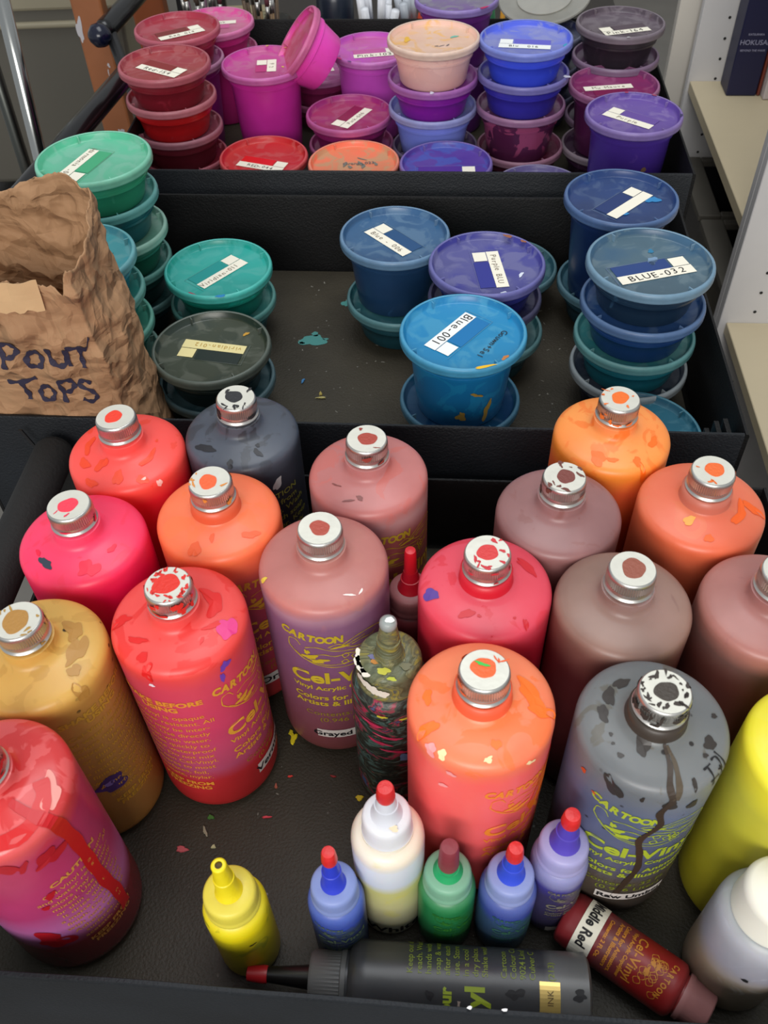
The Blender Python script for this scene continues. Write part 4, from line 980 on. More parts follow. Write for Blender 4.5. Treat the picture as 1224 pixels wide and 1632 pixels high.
# --- middle tray, right
stack(.256, .863, F0, [
    dict(h=S, lid=(38, 90, 110), body=(14, 50, 62), label='teal cup under the tall navy cup at the right', shift=(.006, .006)),
    dict(h=.110, lid=(26, 66, 128), body=(12, 36, 78), plane=(26, 56, 108), label='tall navy blue cup with blue-stained paper label, in front of the rear tray lip', card=[(43, '', (18, 48, 106), 1, 'R'), dict(off=(.004, -.003))], flecks=[((40, 130, 190), [(2, .034, .007, .006, 3), (-100, .024, .004, .007, 5), (-60, .014, .003, .003, 8)])])])
stack(.253, .724, F0, [
    dict(h=S, lid=(140, 152, 158), body=(14, 20, 44), plane=(40, 50, 66), label='dark cup with cloudy white lid, bottom of the BLUE-032 stack', shift=(-.001, -.003)),
    dict(h=S, lid=(56, 128, 130), body=(14, 92, 104), label='teal cup, second from the bottom of the BLUE-032 stack', shift=(-.002, -.004)),
    dict(h=S, lid=(34, 74, 132), body=(12, 46, 92), label='cobalt blue cup directly under the BLUE-032 cup', shift=(-.001, -.004)),
    dict(h=S, lid=(74, 118, 150), body=(14, 36, 56), plane=(72, 100, 116), label='blue-grey cup with paper label reading BLUE-032, top of its stack', card=[(14, 'BLUE-032', (28, 62, 124), 1, 'R'), dict(off=(.002, -.008), L=.074, ink=BLACKINK, size=.0115)], flecks=[((120, 150, 180), [(62, .010, .006, .005, 3)]), ((40, 120, 160), [(75, .026, .003, .003, 4)])])])
stack(.240, .6185, F0, [
    dict(h=S, lid=(30, 108, 134), body=(12, 60, 80), label='single blue-green cup in the front right corner of the middle tray', card=[(-30, '', (30, 100, 124), 1, None), dict(off=(.028, -.022), L=.026)])])

# --- rear tray
SR = .047
stack(-.258, 1.203, F0, [
    dict(h=SR, lid=(150, 44, 62), body=(90, 16, 30), plane=(120, 26, 44), label='maroon cup at the bottom of the front left red stack', shift=(.004, .003)),
    dict(h=SR, lid=(140, 60, 80), body=(92, 20, 34), label='wine red cup, second from the bottom of the front left red stack', shift=(.003, .002)),
    dict(h=SR, lid=(172, 70, 86), body=(158, 12, 16), label='bright red cup directly under the Red-154 cup', shift=(.001, .001)),
    dict(h=SR, lid=(160, 42, 60), body=(110, 18, 32), plane=(158, 56, 60), label='brick red cup with paper label reading Red-154, top of the front left stack', card=[(-33, 'Red-154', (134, 20, 22), 1, 'R'), dict(off=(-.004, -.006), ink=BLACKINK, size=.010)])])
stack(-.258, 1.330, F0, [
    dict(h=.125, lid=(190, 110, 160), body=(140, 24, 120), label='tall magenta tub under the back red cup at the far left'),
    dict(h=SR, lid=(172, 44, 70), body=(130, 24, 44), plane=(162, 44, 60), label='crimson cup with paper label on top of the tall magenta tub', card=[(28, 'Red 014', (120, 26, 26), 1, 'R'), dict(off=(.004, -.006))])])
stack(-.222, 1.430, F0, [
    dict(h=.100, lid=(190, 70, 130), body=(170, 30, 110), label='tall pink tub under the pale pink back cup'),
    dict(h=SR-.004, lid=(222, 90, 160), body=(186, 40, 120), plane=(206, 112, 150), label='pale pink cup at the back left behind the crimson cup', card=[(4, 'Pink', (210, 90, 150), -1, None), dict(off=(.008, .004), L=.046)])])
stack(-.141, 1.291, F0, [
    dict(h=.130, lid=(196, 62, 156), body=(178, 36, 138), plane=(196, 74, 140), label='tall magenta tub with yellow flecks and a small two-piece label, left of centre', card=[(-88, '9 2', (190, 40, 120), -1, 'L'), dict(off=(.004, .002), L=.040)], flecks=[((226, 206, 70), [(12, .033, .002, .003, 3), (-8, .026, .002, .0015, 5), (60, .052, .002, .003, 6), (88, .053, .0015, .002, 9), (-35, .0555, .0015, .003, 4), (25, .054, .001, .003, 2)])])])
cup(-.070, 1.402, F0+.030, .045, (176, 80, 150), (110, 26, 70), 'small plum cup numbered 054, tucked between two tall magenta tubs', card=[(12, '054', (170, 120, 150), -1, None), dict(off=(-.004, .000), L=.050, ink=BLACKINK, size=.012)], s=.88)
cup(-.070, 1.402, F0-.003, .040, (130, 40, 90), (80, 20, 50), 'dark plum cup below the small cup numbered 054', s=.88)
stack(.006, 1.355, F0, [
    dict(h=.120, lid=(196, 84, 188), body=(186, 70, 180), plane=(204, 96, 170), label='tall lilac-pink tub with paper label reading Pink-103', card=[(6, 'Pink-103', (200, 90, 160), 1, 'R'), dict(off=(.006, -.006), ink=BLACKINK, size=.0115)], flecks=[((220, 20, 130), [(-140, .0585, .0015, .006, 3)]), ((70, 40, 110), [(-122, .0585, .0015, .003, 6)])])])
stack(-.027, 1.222, F0, [
    dict(h=SR, lid=(160, 60, 120), body=(90, 20, 60), label='plum cup under the raspberry Pink-046 cup', shift=(.001, 0)),
    dict(h=SR, lid=(166, 40, 122), body=(112, 20, 80), plane=(164, 44, 96), label='raspberry cup with diagonal paper label reading Pink-046', card=[(58, 'Pink-046', (142, 16, 72), 1, 'L'), dict(off=(.004, -.002))])])
stack(.084, 1.203, F0, [
    dict(h=SR, lid=(104, 84, 120), body=(52, 34, 72), plane=(70, 56, 84), label='dusky clear-lidded cup at the bottom of the peach-topped stack', shift=(.004, .004)),
    dict(h=.062, lid=(124, 130, 200), body=(110, 122, 206), label='deep periwinkle cup in the peach-topped stack'),
    dict(h=SR-.002, lid=(150, 60, 160), body=(118, 20, 140), label='vivid purple cup directly under the peach cup', flecks=[((220, 220, 240), [(-95, .0575, .003, .003, 3)])]),
    dict(h=.053, lid=(238, 196, 174), body=(224, 176, 166), plane=(232, 192, 168), smear=(236, 180, 100), bodysmear=(206, 162, 154), label='peach cream cup with smudged lid, top of the centre stack', flecks=[((110, 190, 170), [(25, .030, .005, .003, 3)]), ((230, 180, 60), [(165, .034, .004, .008, 5)]), ((120, 110, 110), [(-60, .018, .001, .004, 6), (-40, .022, .001, .004, 7), (-80, .016, .001, .003, 8)])])])
stack(-.141, 1.152, F0, [dict(h=.065, lid=(206, 34, 40), body=(150, 16, 24), plane=(200, 50, 48), label='scarlet cup with white label at the front lip of the rear tray', card=[(-22, 'RED-044', (226, 24, 24), 1, 'R'), dict(off=(-.002, -.012), ink=BLACKINK)])])
stack(-.022, 1.108, F0, [dict(h=.075, lid=(244, 116, 80), body=(226, 96, 70), plane=(228, 132, 92), smear=(190, 150, 110), label='plain coral orange cup with smudged writing and no paper label', flecks=[((120, 120, 110), [(30, .010, .002, .008, 3), (-10, .012, .002, .007, 4), (160, .012, .002, .006, 5), (60, .020, .0015, .006, 6), (-150, .006, .002, .005, 8), (5, .028, .002, .005, 9)])])])
orange = [o for o in col.objects if o.get('label', '').startswith('plain coral')][0]
Ink().put(text2d('Orange 023', .0085, .0001, 'CENTER', 1.0), flat(.075-.0066, .006, .003, .02)).build('marker_writing', mat('smudged_ink', (96, 100, 100), .6), orange)
stack(.094, 1.086, F0, [dict(h=.080, lid=(92, 66, 160), body=(50, 26, 110), plane=(96, 70, 160), smear=(70, 90, 176), label='violet cup with paper label reading Purple-0612 at the front lip', card=[(-3, 'Purple-0612', (84, 52, 150), 1, 'R'), dict(off=(.000, -.015), L=.072, ink=BLACKINK, size=.0098)], flecks=[((170, 210, 220), [(-135, .044, .003, .004, 3)])])])
stack(.212, 1.079, F0, [dict(h=SR, lid=(130, 120, 170), body=(56, 44, 100), plane=(104, 94, 150), label='greyish lavender cup, only its lid top showing above the tray lip')])
stack(.199, 1.193, F0, [
    dict(h=SR, lid=(150, 84, 116), body=(70, 20, 40), plane=(96, 26, 56), label='maroon cup at the bottom of the blue-topped stack', shift=(.004, .004)),
    dict(h=.065, lid=(130, 70, 120), body=(70, 20, 56), bodysmear=(140, 60, 96), label='streaky plum cup in the blue-topped stack'),
    dict(h=SR, lid=(88, 80, 170), body=(46, 40, 150), label='indigo cup directly under the cornflower blue cup', flecks=[((226, 226, 240), [(-28, .0575, .004, .004, 4)])]),
    dict(h=SR, lid=(92, 110, 216), body=(52, 72, 206), plane=(126, 134, 206), label='cornflower blue cup with L-shaped white label, top of its stack', card=[(-12, 'Blu  016', (96, 94, 206), 1, 'L'), dict(off=(-.002, -.008), ink=BLACKINK, size=.008, strip=mat('white_paper', (244, 246, 244), .6))], flecks=[((50, 160, 190), [(-20, .050, .003, .006, 5)])])])
stack(.338, 1.282, F0, [
    dict(h=SR, lid=(80, 50, 80), body=(40, 20, 40), label='dark plum cup at the bottom of the back right stack'),
    dict(h=SR, lid=(80, 50, 84), body=(40, 20, 44), label='dark plum cup, second up in the back right stack'),
    dict(h=SR, lid=(104, 70, 108), body=(56, 22, 58), label='plum cup directly under the charcoal mauve cup'),
    dict(h=SR, lid=(92, 76, 90), body=(40, 32, 40), plane=(92, 78, 90), label='charcoal mauve cup with label ending 164, top of the back right stack', card=[(12, 'Pink-164', (80, 64, 76), 1, 'L'), dict(off=(.004, -.012), ink=BLACKINK, size=.0115)], flecks=[((210, 210, 210), [(-92, .0575, .0015, .002, 5)])])])
stack(.318, 1.192, F0, [
    dict(h=SR, lid=(120, 100, 116), body=(50, 24, 50), plane=(60, 34, 60), label='dim plum cup with cloudy lid under the magenta-plum tub'),
    dict(h=.085, lid=(136, 56, 110), body=(74, 20, 64), plane=(140, 44, 100), label='magenta-plum cup behind the tall violet tub', card=[(5, 'Mu Mauve', (130, 30, 80), -1, None), dict(off=(-.006, -.004))])])
stack(.319, 1.084, F0, [dict(h=.135, lid=(104, 74, 160), body=(56, 32, 120), plane=(112, 84, 164), label='tall violet tub in the front right corner of the rear tray', card=[(-42, 'Purple', (100, 70, 156), 1, 'L'), dict(off=(-.004, -.002))], flecks=[((196, 60, 90), [(88, .054, .001, .003, 3), (52, .055, .001, .003, 5)]), ((50, 40, 90), [(-15, .055, .0015, .005, 4)])])])
vt = [o for o in col.objects if o.get('label', '').startswith('tall violet tub')][0]
Ink().put(blob2d(0, 0, .0032, .0032, 3, .15), cyl(.0475, math.radians(12), .085, .0006)).build('brown_spot', mat('dried_paint', (120, 90, 70), .5), vt)
stack(.127, 1.366, F0, [
    dict(h=.100, lid=(120, 70, 140), body=(90, 30, 110), label='purple tub hidden under the big grey-lidded purple one at the back'),
    dict(h=.085, lid=(120, 92, 180), body=(96, 32, 116), plane=(128, 124, 140), label='purple tub with grey lid behind the peach cup, at the top edge', flecks=[((190, 20, 90), [(-55, .0585, .002, .009, 3)])])])
stack(.252, 1.372, F0, [
    dict(h=SR, lid=(50, 52, 90), body=(26, 28, 60), label='navy cup at the bottom of the stack behind the cornflower one'),
    dict(h=SR, lid=(70, 72, 110), body=(30, 32, 70), label='navy cup, middle of the stack behind the cornflower one'),
    dict(h=SR, lid=(66, 70, 104), body=(34, 40, 96), plane=(72, 76, 96), label='slate navy cup behind the cornflower blue cup')])
g_ = thing('loose_lid', 'big cloudy grey lid leaning behind the slate navy cup', 'lid', (.262, 1.437, .176), 0)
g_.rotation_euler = (math.radians(14), math.radians(-8), 0)
l_ = MB().lathe([(.001, 0), (.058, 0), (.064, .001), (.067, .005), (.066, .007), (.062, .0075), (.056, .003), (.001, .0028)], 64).build('lid_disc', lidm((150, 148, 140)), g_); autosmooth(l_, 50)
l_ = MB().lathe([(.001, .003), (.040, .003), (.040, .005), (.038, .0055), (.001, .0050)], 48).build('lid_centre', lidm((160, 158, 150)), g_); autosmooth(l_, 50)
# tipped pink cup
cup(-.058, 1.300, .150, .052, (206, 62, 132), (216, 64, 170), 'pink cup tipped on its side between the magenta and lilac tubs', s=.90, tilt=(math.radians(6), math.radians(-52), 0), plane=(190, 60, 100))

# ================================================================== PAPER BAG
def paper_bag():
    root = thing('paper_bag', 'crumpled brown paper bag marked SPOUT TOPS, standing at the left of the middle tray', 'paper bag', W(-.337, .633, .0305), YAW)
    nu, nv = 230, 120
    hw, hd = .0740, .047
    def outline(t, v):
        # t in 0..1 round the bag starting front left, going right; v height 0..1
        per = [(-1, -1), (1, -1), (1, 1), (-1, 1)]
        lens = [.32, .18, .32, .18]; s = t
        for i in range(4):
            if s <= lens[i] or i == 3:
                q = s/lens[i]; a = per[i]; b = per[(i+1) % 4]
                x, y = a[0]+(b[0]-a[0])*q, a[1]+(b[1]-a[1])*q
                break
            s -= lens[i]
        # rounded corners towards the top
        k = 1-.10*(x*x*y*y)
        w = hw*((1-.26*v) if x > 0 else 1.0); dd = hd*(1+.05*math.sin(v*3.0))
        X = x*w*k; Y = y*dd*k
        Y += -.014*v*v if y < 0 else -.002*v
        return X, Y
    def height(t):
        # front .. right .. back .. left
        pts = [(0, .236), (.10, .236), (.20, .235), (.27, .232), (.292, .224), (.32, .246), (.345, .240), (.37, .246), (.43, .254), (.48, .262), (.50, .264), (.53, .263), (.58, .275), (.66, .270), (.74, .258), (.82, .250), (.90, .245), (1.0, .236)]
        for i in range(len(pts)-1):
            if t <= pts[i+1][0]:
                q = (t-pts[i][0])/(pts[i+1][0]-pts[i][0]); return pts[i][1]+(pts[i+1][1]-pts[i][1])*q
        return pts[-1][1]
    def crumple(p, s=1.0):
        q = Vector(p)
        q = q+Vector((noise.noise(q*9), noise.noise(q*9+Vector((5, 0, 0))), noise.noise(q*9+Vector((0, 5, 0)))))*.012
        r1 = noise.voronoi(q*24, distance_metric='MANHATTAN')[0][0]
        r2 = noise.voronoi(q*52+Vector((3, 1, 2)), distance_metric='MANHATTAN')[0][0]
        n1 = noise.noise(q*11)*.006
        return (n1 - r1*.0065 - r2*.0032 + .004)*s
    V = []; Fc = []
    for j in range(nv+1):
        for i in range(nu):
            t = i/nu; v = j/nv
            z = height(t)*v
            if j == nv: z += .0030*noise.noise(Vector((t*60, 0, 7)))+.0015*noise.noise(Vector((t*170, 3, 7)))
            x, y = outline(t, v)
            x2, y2 = outline(t, v)
            rad = Vector((x, y, 0)).normalized()
            c = crumple((x*1.0, y*1.0, z)) * min(1, .25+v*1.6)
            V.append(Vector((x, y, z+.001))+rad*c)
    # inner skin
    n0 = len(V)
    for j in range(nv+1):
        for i in range(nu):
            p = V[j*nu+i]; V.append(Vector((p.x*.985, p.y*.975, max(.002, p.z-.0001))))
    for j in range(nv):
        for i in range(nu):
            i2 = (i+1) % nu
            Fc.append((j*nu+i, j*nu+i2, (j+1)*nu+i2, (j+1)*nu+i))
            Fc.append((n0+j*nu+i, n0+(j+1)*nu+i, n0+(j+1)*nu+i2, n0+j*nu+i2))
    for i in range(nu):
        i2 = (i+1) % nu
        Fc.append((nv*nu+i, nv*nu+i2, n0+nv*nu+i2, n0+nv*nu+i))
    Fc.append(tuple(range(nu-1, -1, -1)))
    m = mat('kraft_paper', (172, 132, 96), 0.8, var=.16, vscale=22)
    nt = m.node_tree; b = nt.nodes['Principled BSDF']; tc = nt.nodes.new('ShaderNodeTexCoord')
    nz = nt.nodes.new('ShaderNodeTexNoise'); nz.inputs['Scale'].default_value = 14; nt.links.new(tc.outputs['Object'], nz.inputs['Vector'])
    mxx = nt.nodes.new('ShaderNodeMix'); mxx.data_type = 'RGBA'; mxx.inputs['Factor'].default_value = .05
    nt.links.new(tc.outputs['Object'], mxx.inputs['A']); nt.links.new(nz.outputs['Color'], mxx.inputs['B'])
    last = None
    for sc_, st_ in ((34, .9), (85, .5)):
        v_ = nt.nodes.new('ShaderNodeTexVoronoi'); v_.distance = 'MANHATTAN'; v_.inputs['Scale'].default_value = sc_
        nt.links.new(mxx.outputs['Result'], v_.inputs['Vector'])
        bp = nt.nodes.new('ShaderNodeBump'); bp.inputs['Strength'].default_value = st_; bp.inputs['Distance'].default_value = .26/sc_
        nt.links.new(v_.outputs['Distance'], bp.inputs['Height'])
        if last: nt.links.new(last.outputs['Normal'], bp.inputs['Normal'])
        last = bp
    nt.links.new(last.outputs['Normal'], b.inputs['Normal'])
    o = link_mesh('bag_body', V, Fc, m, root, True)
    # front face lookup for the marker writing and the fold
    def front(x, z):
        v = z/.236; t = 0
        w = hw*((1-.26*v) if x > 0 else 1.0); xr = max(-.98, min(.98, x/w))
        t = (xr+1)/2*.32
        i = t*nu; j = v*nv; i0 = int(i); j0 = min(nv-1, int(j)); fi = i-i0; fj = j-j0
        P = lambda a, b: V[b*nu+(a % nu)]
        p = P(i0, j0)*(1-fi)*(1-fj)+P(i0+1, j0)*fi*(1-fj)+P(i0, j0+1)*(1-fi)*fj+P(i0+1, j0+1)*fi*fj
        return p
    def onfront(ox, oz, sc):
        def fn(x, y):
            p = front(ox+x*sc, oz+y*sc); return p+Vector((0, -.0012, 0))
        return fn
    letters = {
        'S': [[(.55, .85), (.25, .95), (.05, .75), (.45, .50), (.60, .25), (.30, .02), (.00, .12)]],
        'P': [[(.12, .0), (.15, .5), (.12, .92), (.50, .98), (.66, .75), (.40, .48), (.14, .45)]],
        'O': [[(.35, .85), (.05, .55), (.10, .12), (.50, .05), (.72, .45), (.55, .82), (.30, .86)]],
        'U': [[(.05, .85), (.05, .30), (.30, .05), (.60, .25), (.66, .85)], [(.66, .85), (.68, .05)]],
        'T': [[(-.12, .88), (.40, .92), (.98, 1.08)], [(.42, .92), (.40, .45), (.36, .02)]],
    }
    ink = Ink()
    def word(w, x, z, sc, adv, small=()):
        for i, ch in enumerate(w):
            k = .75 if i in small else 1
            ink.put(stroke2d([[(a*sc*k+x, b*sc*k) for a, b in l] for l in letters[ch]], .0052), onfront(0, z, 1)); x += adv*(1.0 if ch != 'T' else 1.05)
    word('SPOUT', -.051, .152, .025, .0205, (2,))
    word('TOPS', -.034, .112, .025, .0200, (1,))
    ink.build('marker_writing', mat('navy_marker', (46, 42, 64), .7), root)
    # torn fold hanging over the front edge
    fv, ff = grid_patch(.085, .026, 24, 5)
    fv = [(x+.0, y) for x, y in fv]
    def fold(x, y):
        xx = -.016+x; p = front(xx, .218); t_ = (y+.013)/.026
        zz = .214+t_*.025+.002*noise.noise(Vector((x*90, y*60, 1)))
        if t_ < .1: zz += .0025*noise.noise(Vector((x*150, 2, 5)))
        return Vector((p.x, p.y-.004-.002*noise.noise(Vector((x*60, y*40, 3)))+.002*t_, zz))
    o = Ink().put((fv, ff), fold).build('folded_rim', mat('pale_kraft_paper', (206, 170, 126), .85, var=.1), root)
    sm = o.modifiers.new('thick', 'SOLIDIFY'); sm.thickness = .0006
    Ink().put(grid_patch(.026, .018, 4, 3), lambda x, y: front(-.030+x, .207+y)+Vector((0, -.0055, 0))).build('clear_tape', mat('cloudy_tape', (196, 186, 176), .35), root)
    return root
paper_bag()

# ================================================================== BEHIND: worktop with jars and pens
WT = -0.02
w_ = thing('worktop', 'dark worktop behind the rear cart carrying jars and pens', 'worktop', W(.02, 1.86, WT), YAW)
t1 = MB().box(-.40, .30, -.34, .24, -.03, 0).build('table_top', mat('dark_wood', (40, 34, 30), .5, var=.3), w_)
for sx in (-.36, .26):
    for sy in (-.3, .2): MB().box(sx-.02, sx+.02, sy-.02, sy+.02, -.78, -.03).build('leg', mat('dark_wood', (40, 34, 30), .5, var=.3), w_)
GLASS = mat('clear_glass', (230, 236, 236), .05, trans=1.0)
def jar(x, y, R, H, label, fill, n, cols, seed, lean=.10, length=.17, tipc=None, kind='brush'):
    j = thing('glass_jar' if fill is None else 'pen_pot', label, 'jar' if fill is None else 'pot', (x, y, WT), 0)
    m = GLASS if fill is None else mat('pot_plastic', fill, .4)
    o = MB().lathe([(.001, 0), (R*.96, 0), (R, .003), (R, H*.9), (R*.93, H*.96), (R*.94, H), (R*.90, H), (R*.89, H*.95), (R*.95, H*.88), (R*.95, .006), (R*.9, .004), (.001, .004)], 40).build('jar_wall', m, j); autosmooth(o, 40)
    rnd = random.Random(seed)
    for i in range(n):
        a = 2*PI*i/n+rnd.uniform(-.3, .3); q = R*rnd.uniform(.25, .72)
        c = rnd.choice(cols)
        dx, dy = math.cos(a)*lean*rnd.uniform(.2, 1), math.sin(a)*lean*rnd.uniform(.2, 1)
        L_ = length*rnd.uniform(.85, 1.1)
        p0 = Vector((x+q*math.cos(a)*.6, y+q*math.sin(a)*.6, WT+.008)); dr = Vector((dx, dy, 1)).normalized()
        # keep inside the rim
        nm = {'brush': 'paint_brush', 'marker': 'marker_pen', 'pencil': 'coloured_pencil'}[kind]
        lab = {'brush': 'paint brush standing in the %s' % label.split(',')[0], 'marker': 'white capped marker pen in the %s' % label.split(',')[0], 'pencil': 'coloured pencil in the %s' % label.split(',')[0]}[kind]
        r_ = {'brush': .0028, 'marker': .0062, 'pencil': .0036}[kind]
        b = thing(nm, lab, 'brush' if kind == 'brush' else 'pen', p0, 0, '%s in the %s' % (nm.replace('_', ' ')+'s', label.split(',')[0]))
        b.rotation_euler = dr.to_track_quat('Z', 'Y').to_euler()
        o = MB().lathe([(.0004, 0), (r_*.7, 0), (r_*1.3, L_*.4), (r_, L_*.8), (.0004, L_*.8)], 12).build('handle' if kind == 'brush' else 'barrel', mat('%s_barrel' % kind, c, .4), b, True)
        if kind == 'brush':
            MB().lathe([(.0004, L_*.8), (r_*1.1, L_*.8), (r_*1.2, L_*.92), (.0004, L_*.92)], 12).build('ferrule', ALU, b, True)
            MB().lathe([(.0004, L_*.92), (r_*1.2, L_*.92), (r_*1.4, L_*.97), (.0004, L_*1.06)], 12).build('bristles', mat('bristle', rnd.choice([(60, 44, 34), (120, 90, 60), (90, 40, 50)]), .8), b, True)
        elif kind == 'marker':
            MB().lathe([(.0004, L_*.66), (r_*1.15, L_*.66), (r_*1.05, L_*1.0), (.0004, L_*1.0)], 14).build('cap', mat('white_cap_plastic', tipc or (232, 234, 240), .35), b, True)
        else:
            MB().lathe([(.0004, L_*.8), (r_, L_*.8), (.0006, L_*.88)], 10).build('pencil_tip', mat('pencil_tip', (200, 160, 110), .6), b, True)
    return j
BR_ = [(150, 118, 80), (120, 92, 62), (70, 54, 44), (170, 140, 104), (90, 70, 50)]
jar(-.165, 1.60, .050, .125, 'wide glass jar of brush handles, back left', None, 18, BR_, 5, .10, .185)
jar(-.268, 1.62, .044, .125, 'paint-spotted glass jar behind the crimson cup, back left', None, 10, [(90, 40, 70), (60, 60, 80), (120, 60, 60), (70, 90, 90)], 6, .12, .17)
jar(.020, 1.63, .036, .085, 'pot of white capped markers, top centre', (60, 60, 66), 9, [(224, 228, 236), (200, 204, 214), (40, 44, 90)], 7, .36, .145, kind='marker')
jar(.085, 1.68, .034, .085, 'pot of pale markers behind the peach cup, top centre', (150, 50, 44), 7, [(190, 194, 200), (214, 80, 50), (150, 150, 156)], 8, .30, .14, tipc=(190, 196, 204), kind='marker')
jar(.230, 1.66, .040, .080, 'pot of coloured pencils, back right', (30, 60, 120), 14, [(210, 60, 40), (230, 110, 40), (40, 90, 170), (60, 60, 66), (240, 180, 60), (60, 130, 90)], 9, .42, .17, kind='pencil')
# paint bottle with red base, dark bottle, white tub
q = thing('paint_bottle', 'small clear bottle with red paint and white label, back left of the tipped pink cup', 'paint bottle', (-.092, 1.590, WT), 0)
o = MB().lathe([(.001, 0), (.026, 0), (.028, .003), (.028, .110), (.024, .118), (.012, .122), (.012, .135), (.001, .135)], 48).build('bottle_body', bottle_mat('bottle_plastic', [(0, (190, 30, 34)), (.62, (200, 50, 50)), (.70, (224, 170, 176)), (1, (226, 190, 196))], .135), q); autosmooth(o, 40)
s_ = Ink().put(grid_patch(.050, .060, 14, 2), cyl(.028, .35, .085, .0004)).build('name_sticker', mat('white_paper', (236, 232, 236), .6), q)
Ink().put(stroke2d([[(-.010, -.010), (-.002, .006), (.004, .012), (.006, .002), (-.004, -.004), (.008, -.012)]], .002), cyl(.028, .45, .080, .0007)).build('lettering', BLACKINK, s_)
q = thing('paint_bottle', 'dark blue-black bottle with white sticker, behind the white tub', 'paint bottle', (-.052, 1.690, WT), 0)
o = MB().lathe([(.001, 0), (.030, 0), (.032, .003), (.032, .130), (.028, .138), (.014, .142), (.014, .158), (.001, .158)], 48).build('bottle_body', mat('dark_bottle_plastic', (26, 34, 48), .3), q); autosmooth(o, 40)
q = thing('plastic_tub', 'round white plastic tub with white screw lid at the top of the picture', 'tub', (-.036, 1.590, WT), 0)
o = MB().lathe([(.001, 0), (.036, 0), (.038, .003), (.038, .075), (.001, .075)], 56).build('tub_body', mat('cream_plastic', (216, 212, 196), .5), q); autosmooth(o, 40)
o = MB().lathe([(.001, .070), (.0425, .070), (.043, .072), (.043, .096), (.0415, .0985), (.001, .099)], 112, rib={3: .01, 2: .01}).build('tub_lid', mat('white_cap', (236, 232, 218), .4), q); autosmooth(o, 30)

# ================================================================== LEFT BACKGROUND
def post(name, label, cat, top, bot, w, material, round_=False):
    q = thing(name, label, cat, bot, 0)
    a = Vector(top)-Vector(bot)
    if round_: o = MB().tube([(0, 0, 0), a], w/2, 24).build('tube', material, q, True)
    else:
        x = Vector((w/2, 0, 0)); y = Vector((0, w*.35, 0))
        v = [p+s1*x+s2*y for p in (Vector((0, 0, 0)), a) for s1, s2 in ((-1, -1), (1, -1), (1, 1), (-1, 1))]
        o = link_mesh('beam', v, [(0, 1, 2, 3), (7, 6, 5, 4), (0, 4, 5, 1), (1, 5, 6, 2), (2, 6, 7, 3), (3, 7, 4, 0)], material, q); bevel(o, .004, 2)
    return q, a
def extrap(p, q, z0):       # continue the line p->q down to height z0
    p = Vector(p); q = Vector(q); t = (z0-p.z)/(q.z-p.z); return p+(q-p)*t
WOOD = mat('orange_brown_wood', (150, 92, 56), .45, bump=.4, bscale=60, var=.25, vscale=14)
p1, p2 = Vector((-.431, 1.55, .162)), Vector((-.429, 1.55, -.091))
top = p1+(p1-p2)*.5; bot = extrap(p1, p2, -.80)
q, a = post('easel_leg', 'orange-brown wooden easel leg splashed with white paint, upper left', 'easel', top, bot, .048, WOOD)
L_ = a.length
for i, (fr_, xo, rx, ry) in enumerate([(.93, -.016, .004, .005), (.85, -.019, .004, .020), (.90, .006, .004, .003), (.84, .008, .004, .004), (.76, .004, .005, .014), (.80, .012, .002, .003), (.79, .009, .001, .004), (.965, .000, .005, .004), (.70, .006, .004, .006)]):
    p = a*fr_+Vector((xo, -.048*.35-.0006, 0)); bl = blob2d(0, 0, rx, ry, i, .5)
    ik = Ink(); ik.m.add([p+Vector((x, 0, y)) for x, y in bl[0]], bl[1]); ik.build('white_paint_splash', mat('dried_paint', (190, 186, 190), .5), q)
q, a = post('easel_leg', 'second orange wooden easel leg behind the black handles', 'easel', (-.40, 1.82, .15), (-.36, 1.82, -.80), .060, mat('dark_orange_wood', (150, 78, 40), .5, var=.2, vscale=14))
CH = mat('chrome', (170, 172, 170), .18, 1.0)
p1, p2 = Vector((-.515, 1.42, .215)), Vector((-.535, 1.42, -.06))
q, a = post('metal_pole', 'shiny chrome pole at the far upper left', 'pole', p1+(p1-p2)*.8, extrap(p1, p2, -.80), .022, CH, True)
q, a = post('metal_pole', 'second dull metal pole just left of the chrome one', 'pole', Vector((-.585, 1.50, .5)), Vector((-.60, 1.50, -.80)), .020, mat('dull_steel', (90, 92, 88), .35, 1.0), True)
# translucent storage bins
def bin_(x0, x1, y0, y1, z0, z1, label, body, lid, inner):
    q = thing('storage_bin', label, 'storage bin', ((x0+x1)/2, (y0+y1)/2, z0), 0)
    hx, hy, H = (x1-x0)/2, (y1-y0)/2, z1-z0
    m = mat('cloudy_bin_plastic', body, .35, trans=.35)
    v = []
    for z, k in ((0, .90), (H*.92, 1.0)):
        for sx, sy in ((-1, -1), (1, -1), (1, 1), (-1, 1)): v.append((sx*hx*k, sy*hy*k, z))
    o = link_mesh('bin_body', v, [(3, 2, 1, 0), (0, 1, 5, 4), (1, 2, 6, 5), (2, 3, 7, 6), (3, 0, 4, 7)], m, q); bevel(o, .012, 3)
    sm = o.modifiers.new('t', 'SOLIDIFY'); sm.thickness = .003
    o = MB().box(-hx*1.03, hx*1.03, -hy*1.03, hy*1.03, H*.92, H).build('bin_lid', mat('bin_lid_plastic', lid, .5), q); bevel(o, .006, 2)
    o = MB().box(-hx*1.04, hx*1.04, -hy*1.04, hy*1.04, H*.84, H*.87).build('bin_rim', mat('bin_rim_plastic', lid, .5), q); bevel(o, .004, 2)
    c = thing('folded_cloth', 'dark folded material inside the %s' % label.split(',')[0], 'cloth', ((x0+x1)/2, (y0+y1)/2, z0+.004), 0)
    o = MB().box(-hx*.84, hx*.84, -hy*.8, hy*.8, 0, H*.6).build('cloth_mass', mat('dark_cloth', inner, .9, bump=.6, bscale=40, var=.3), c); bevel(o, .02, 3)
    return q
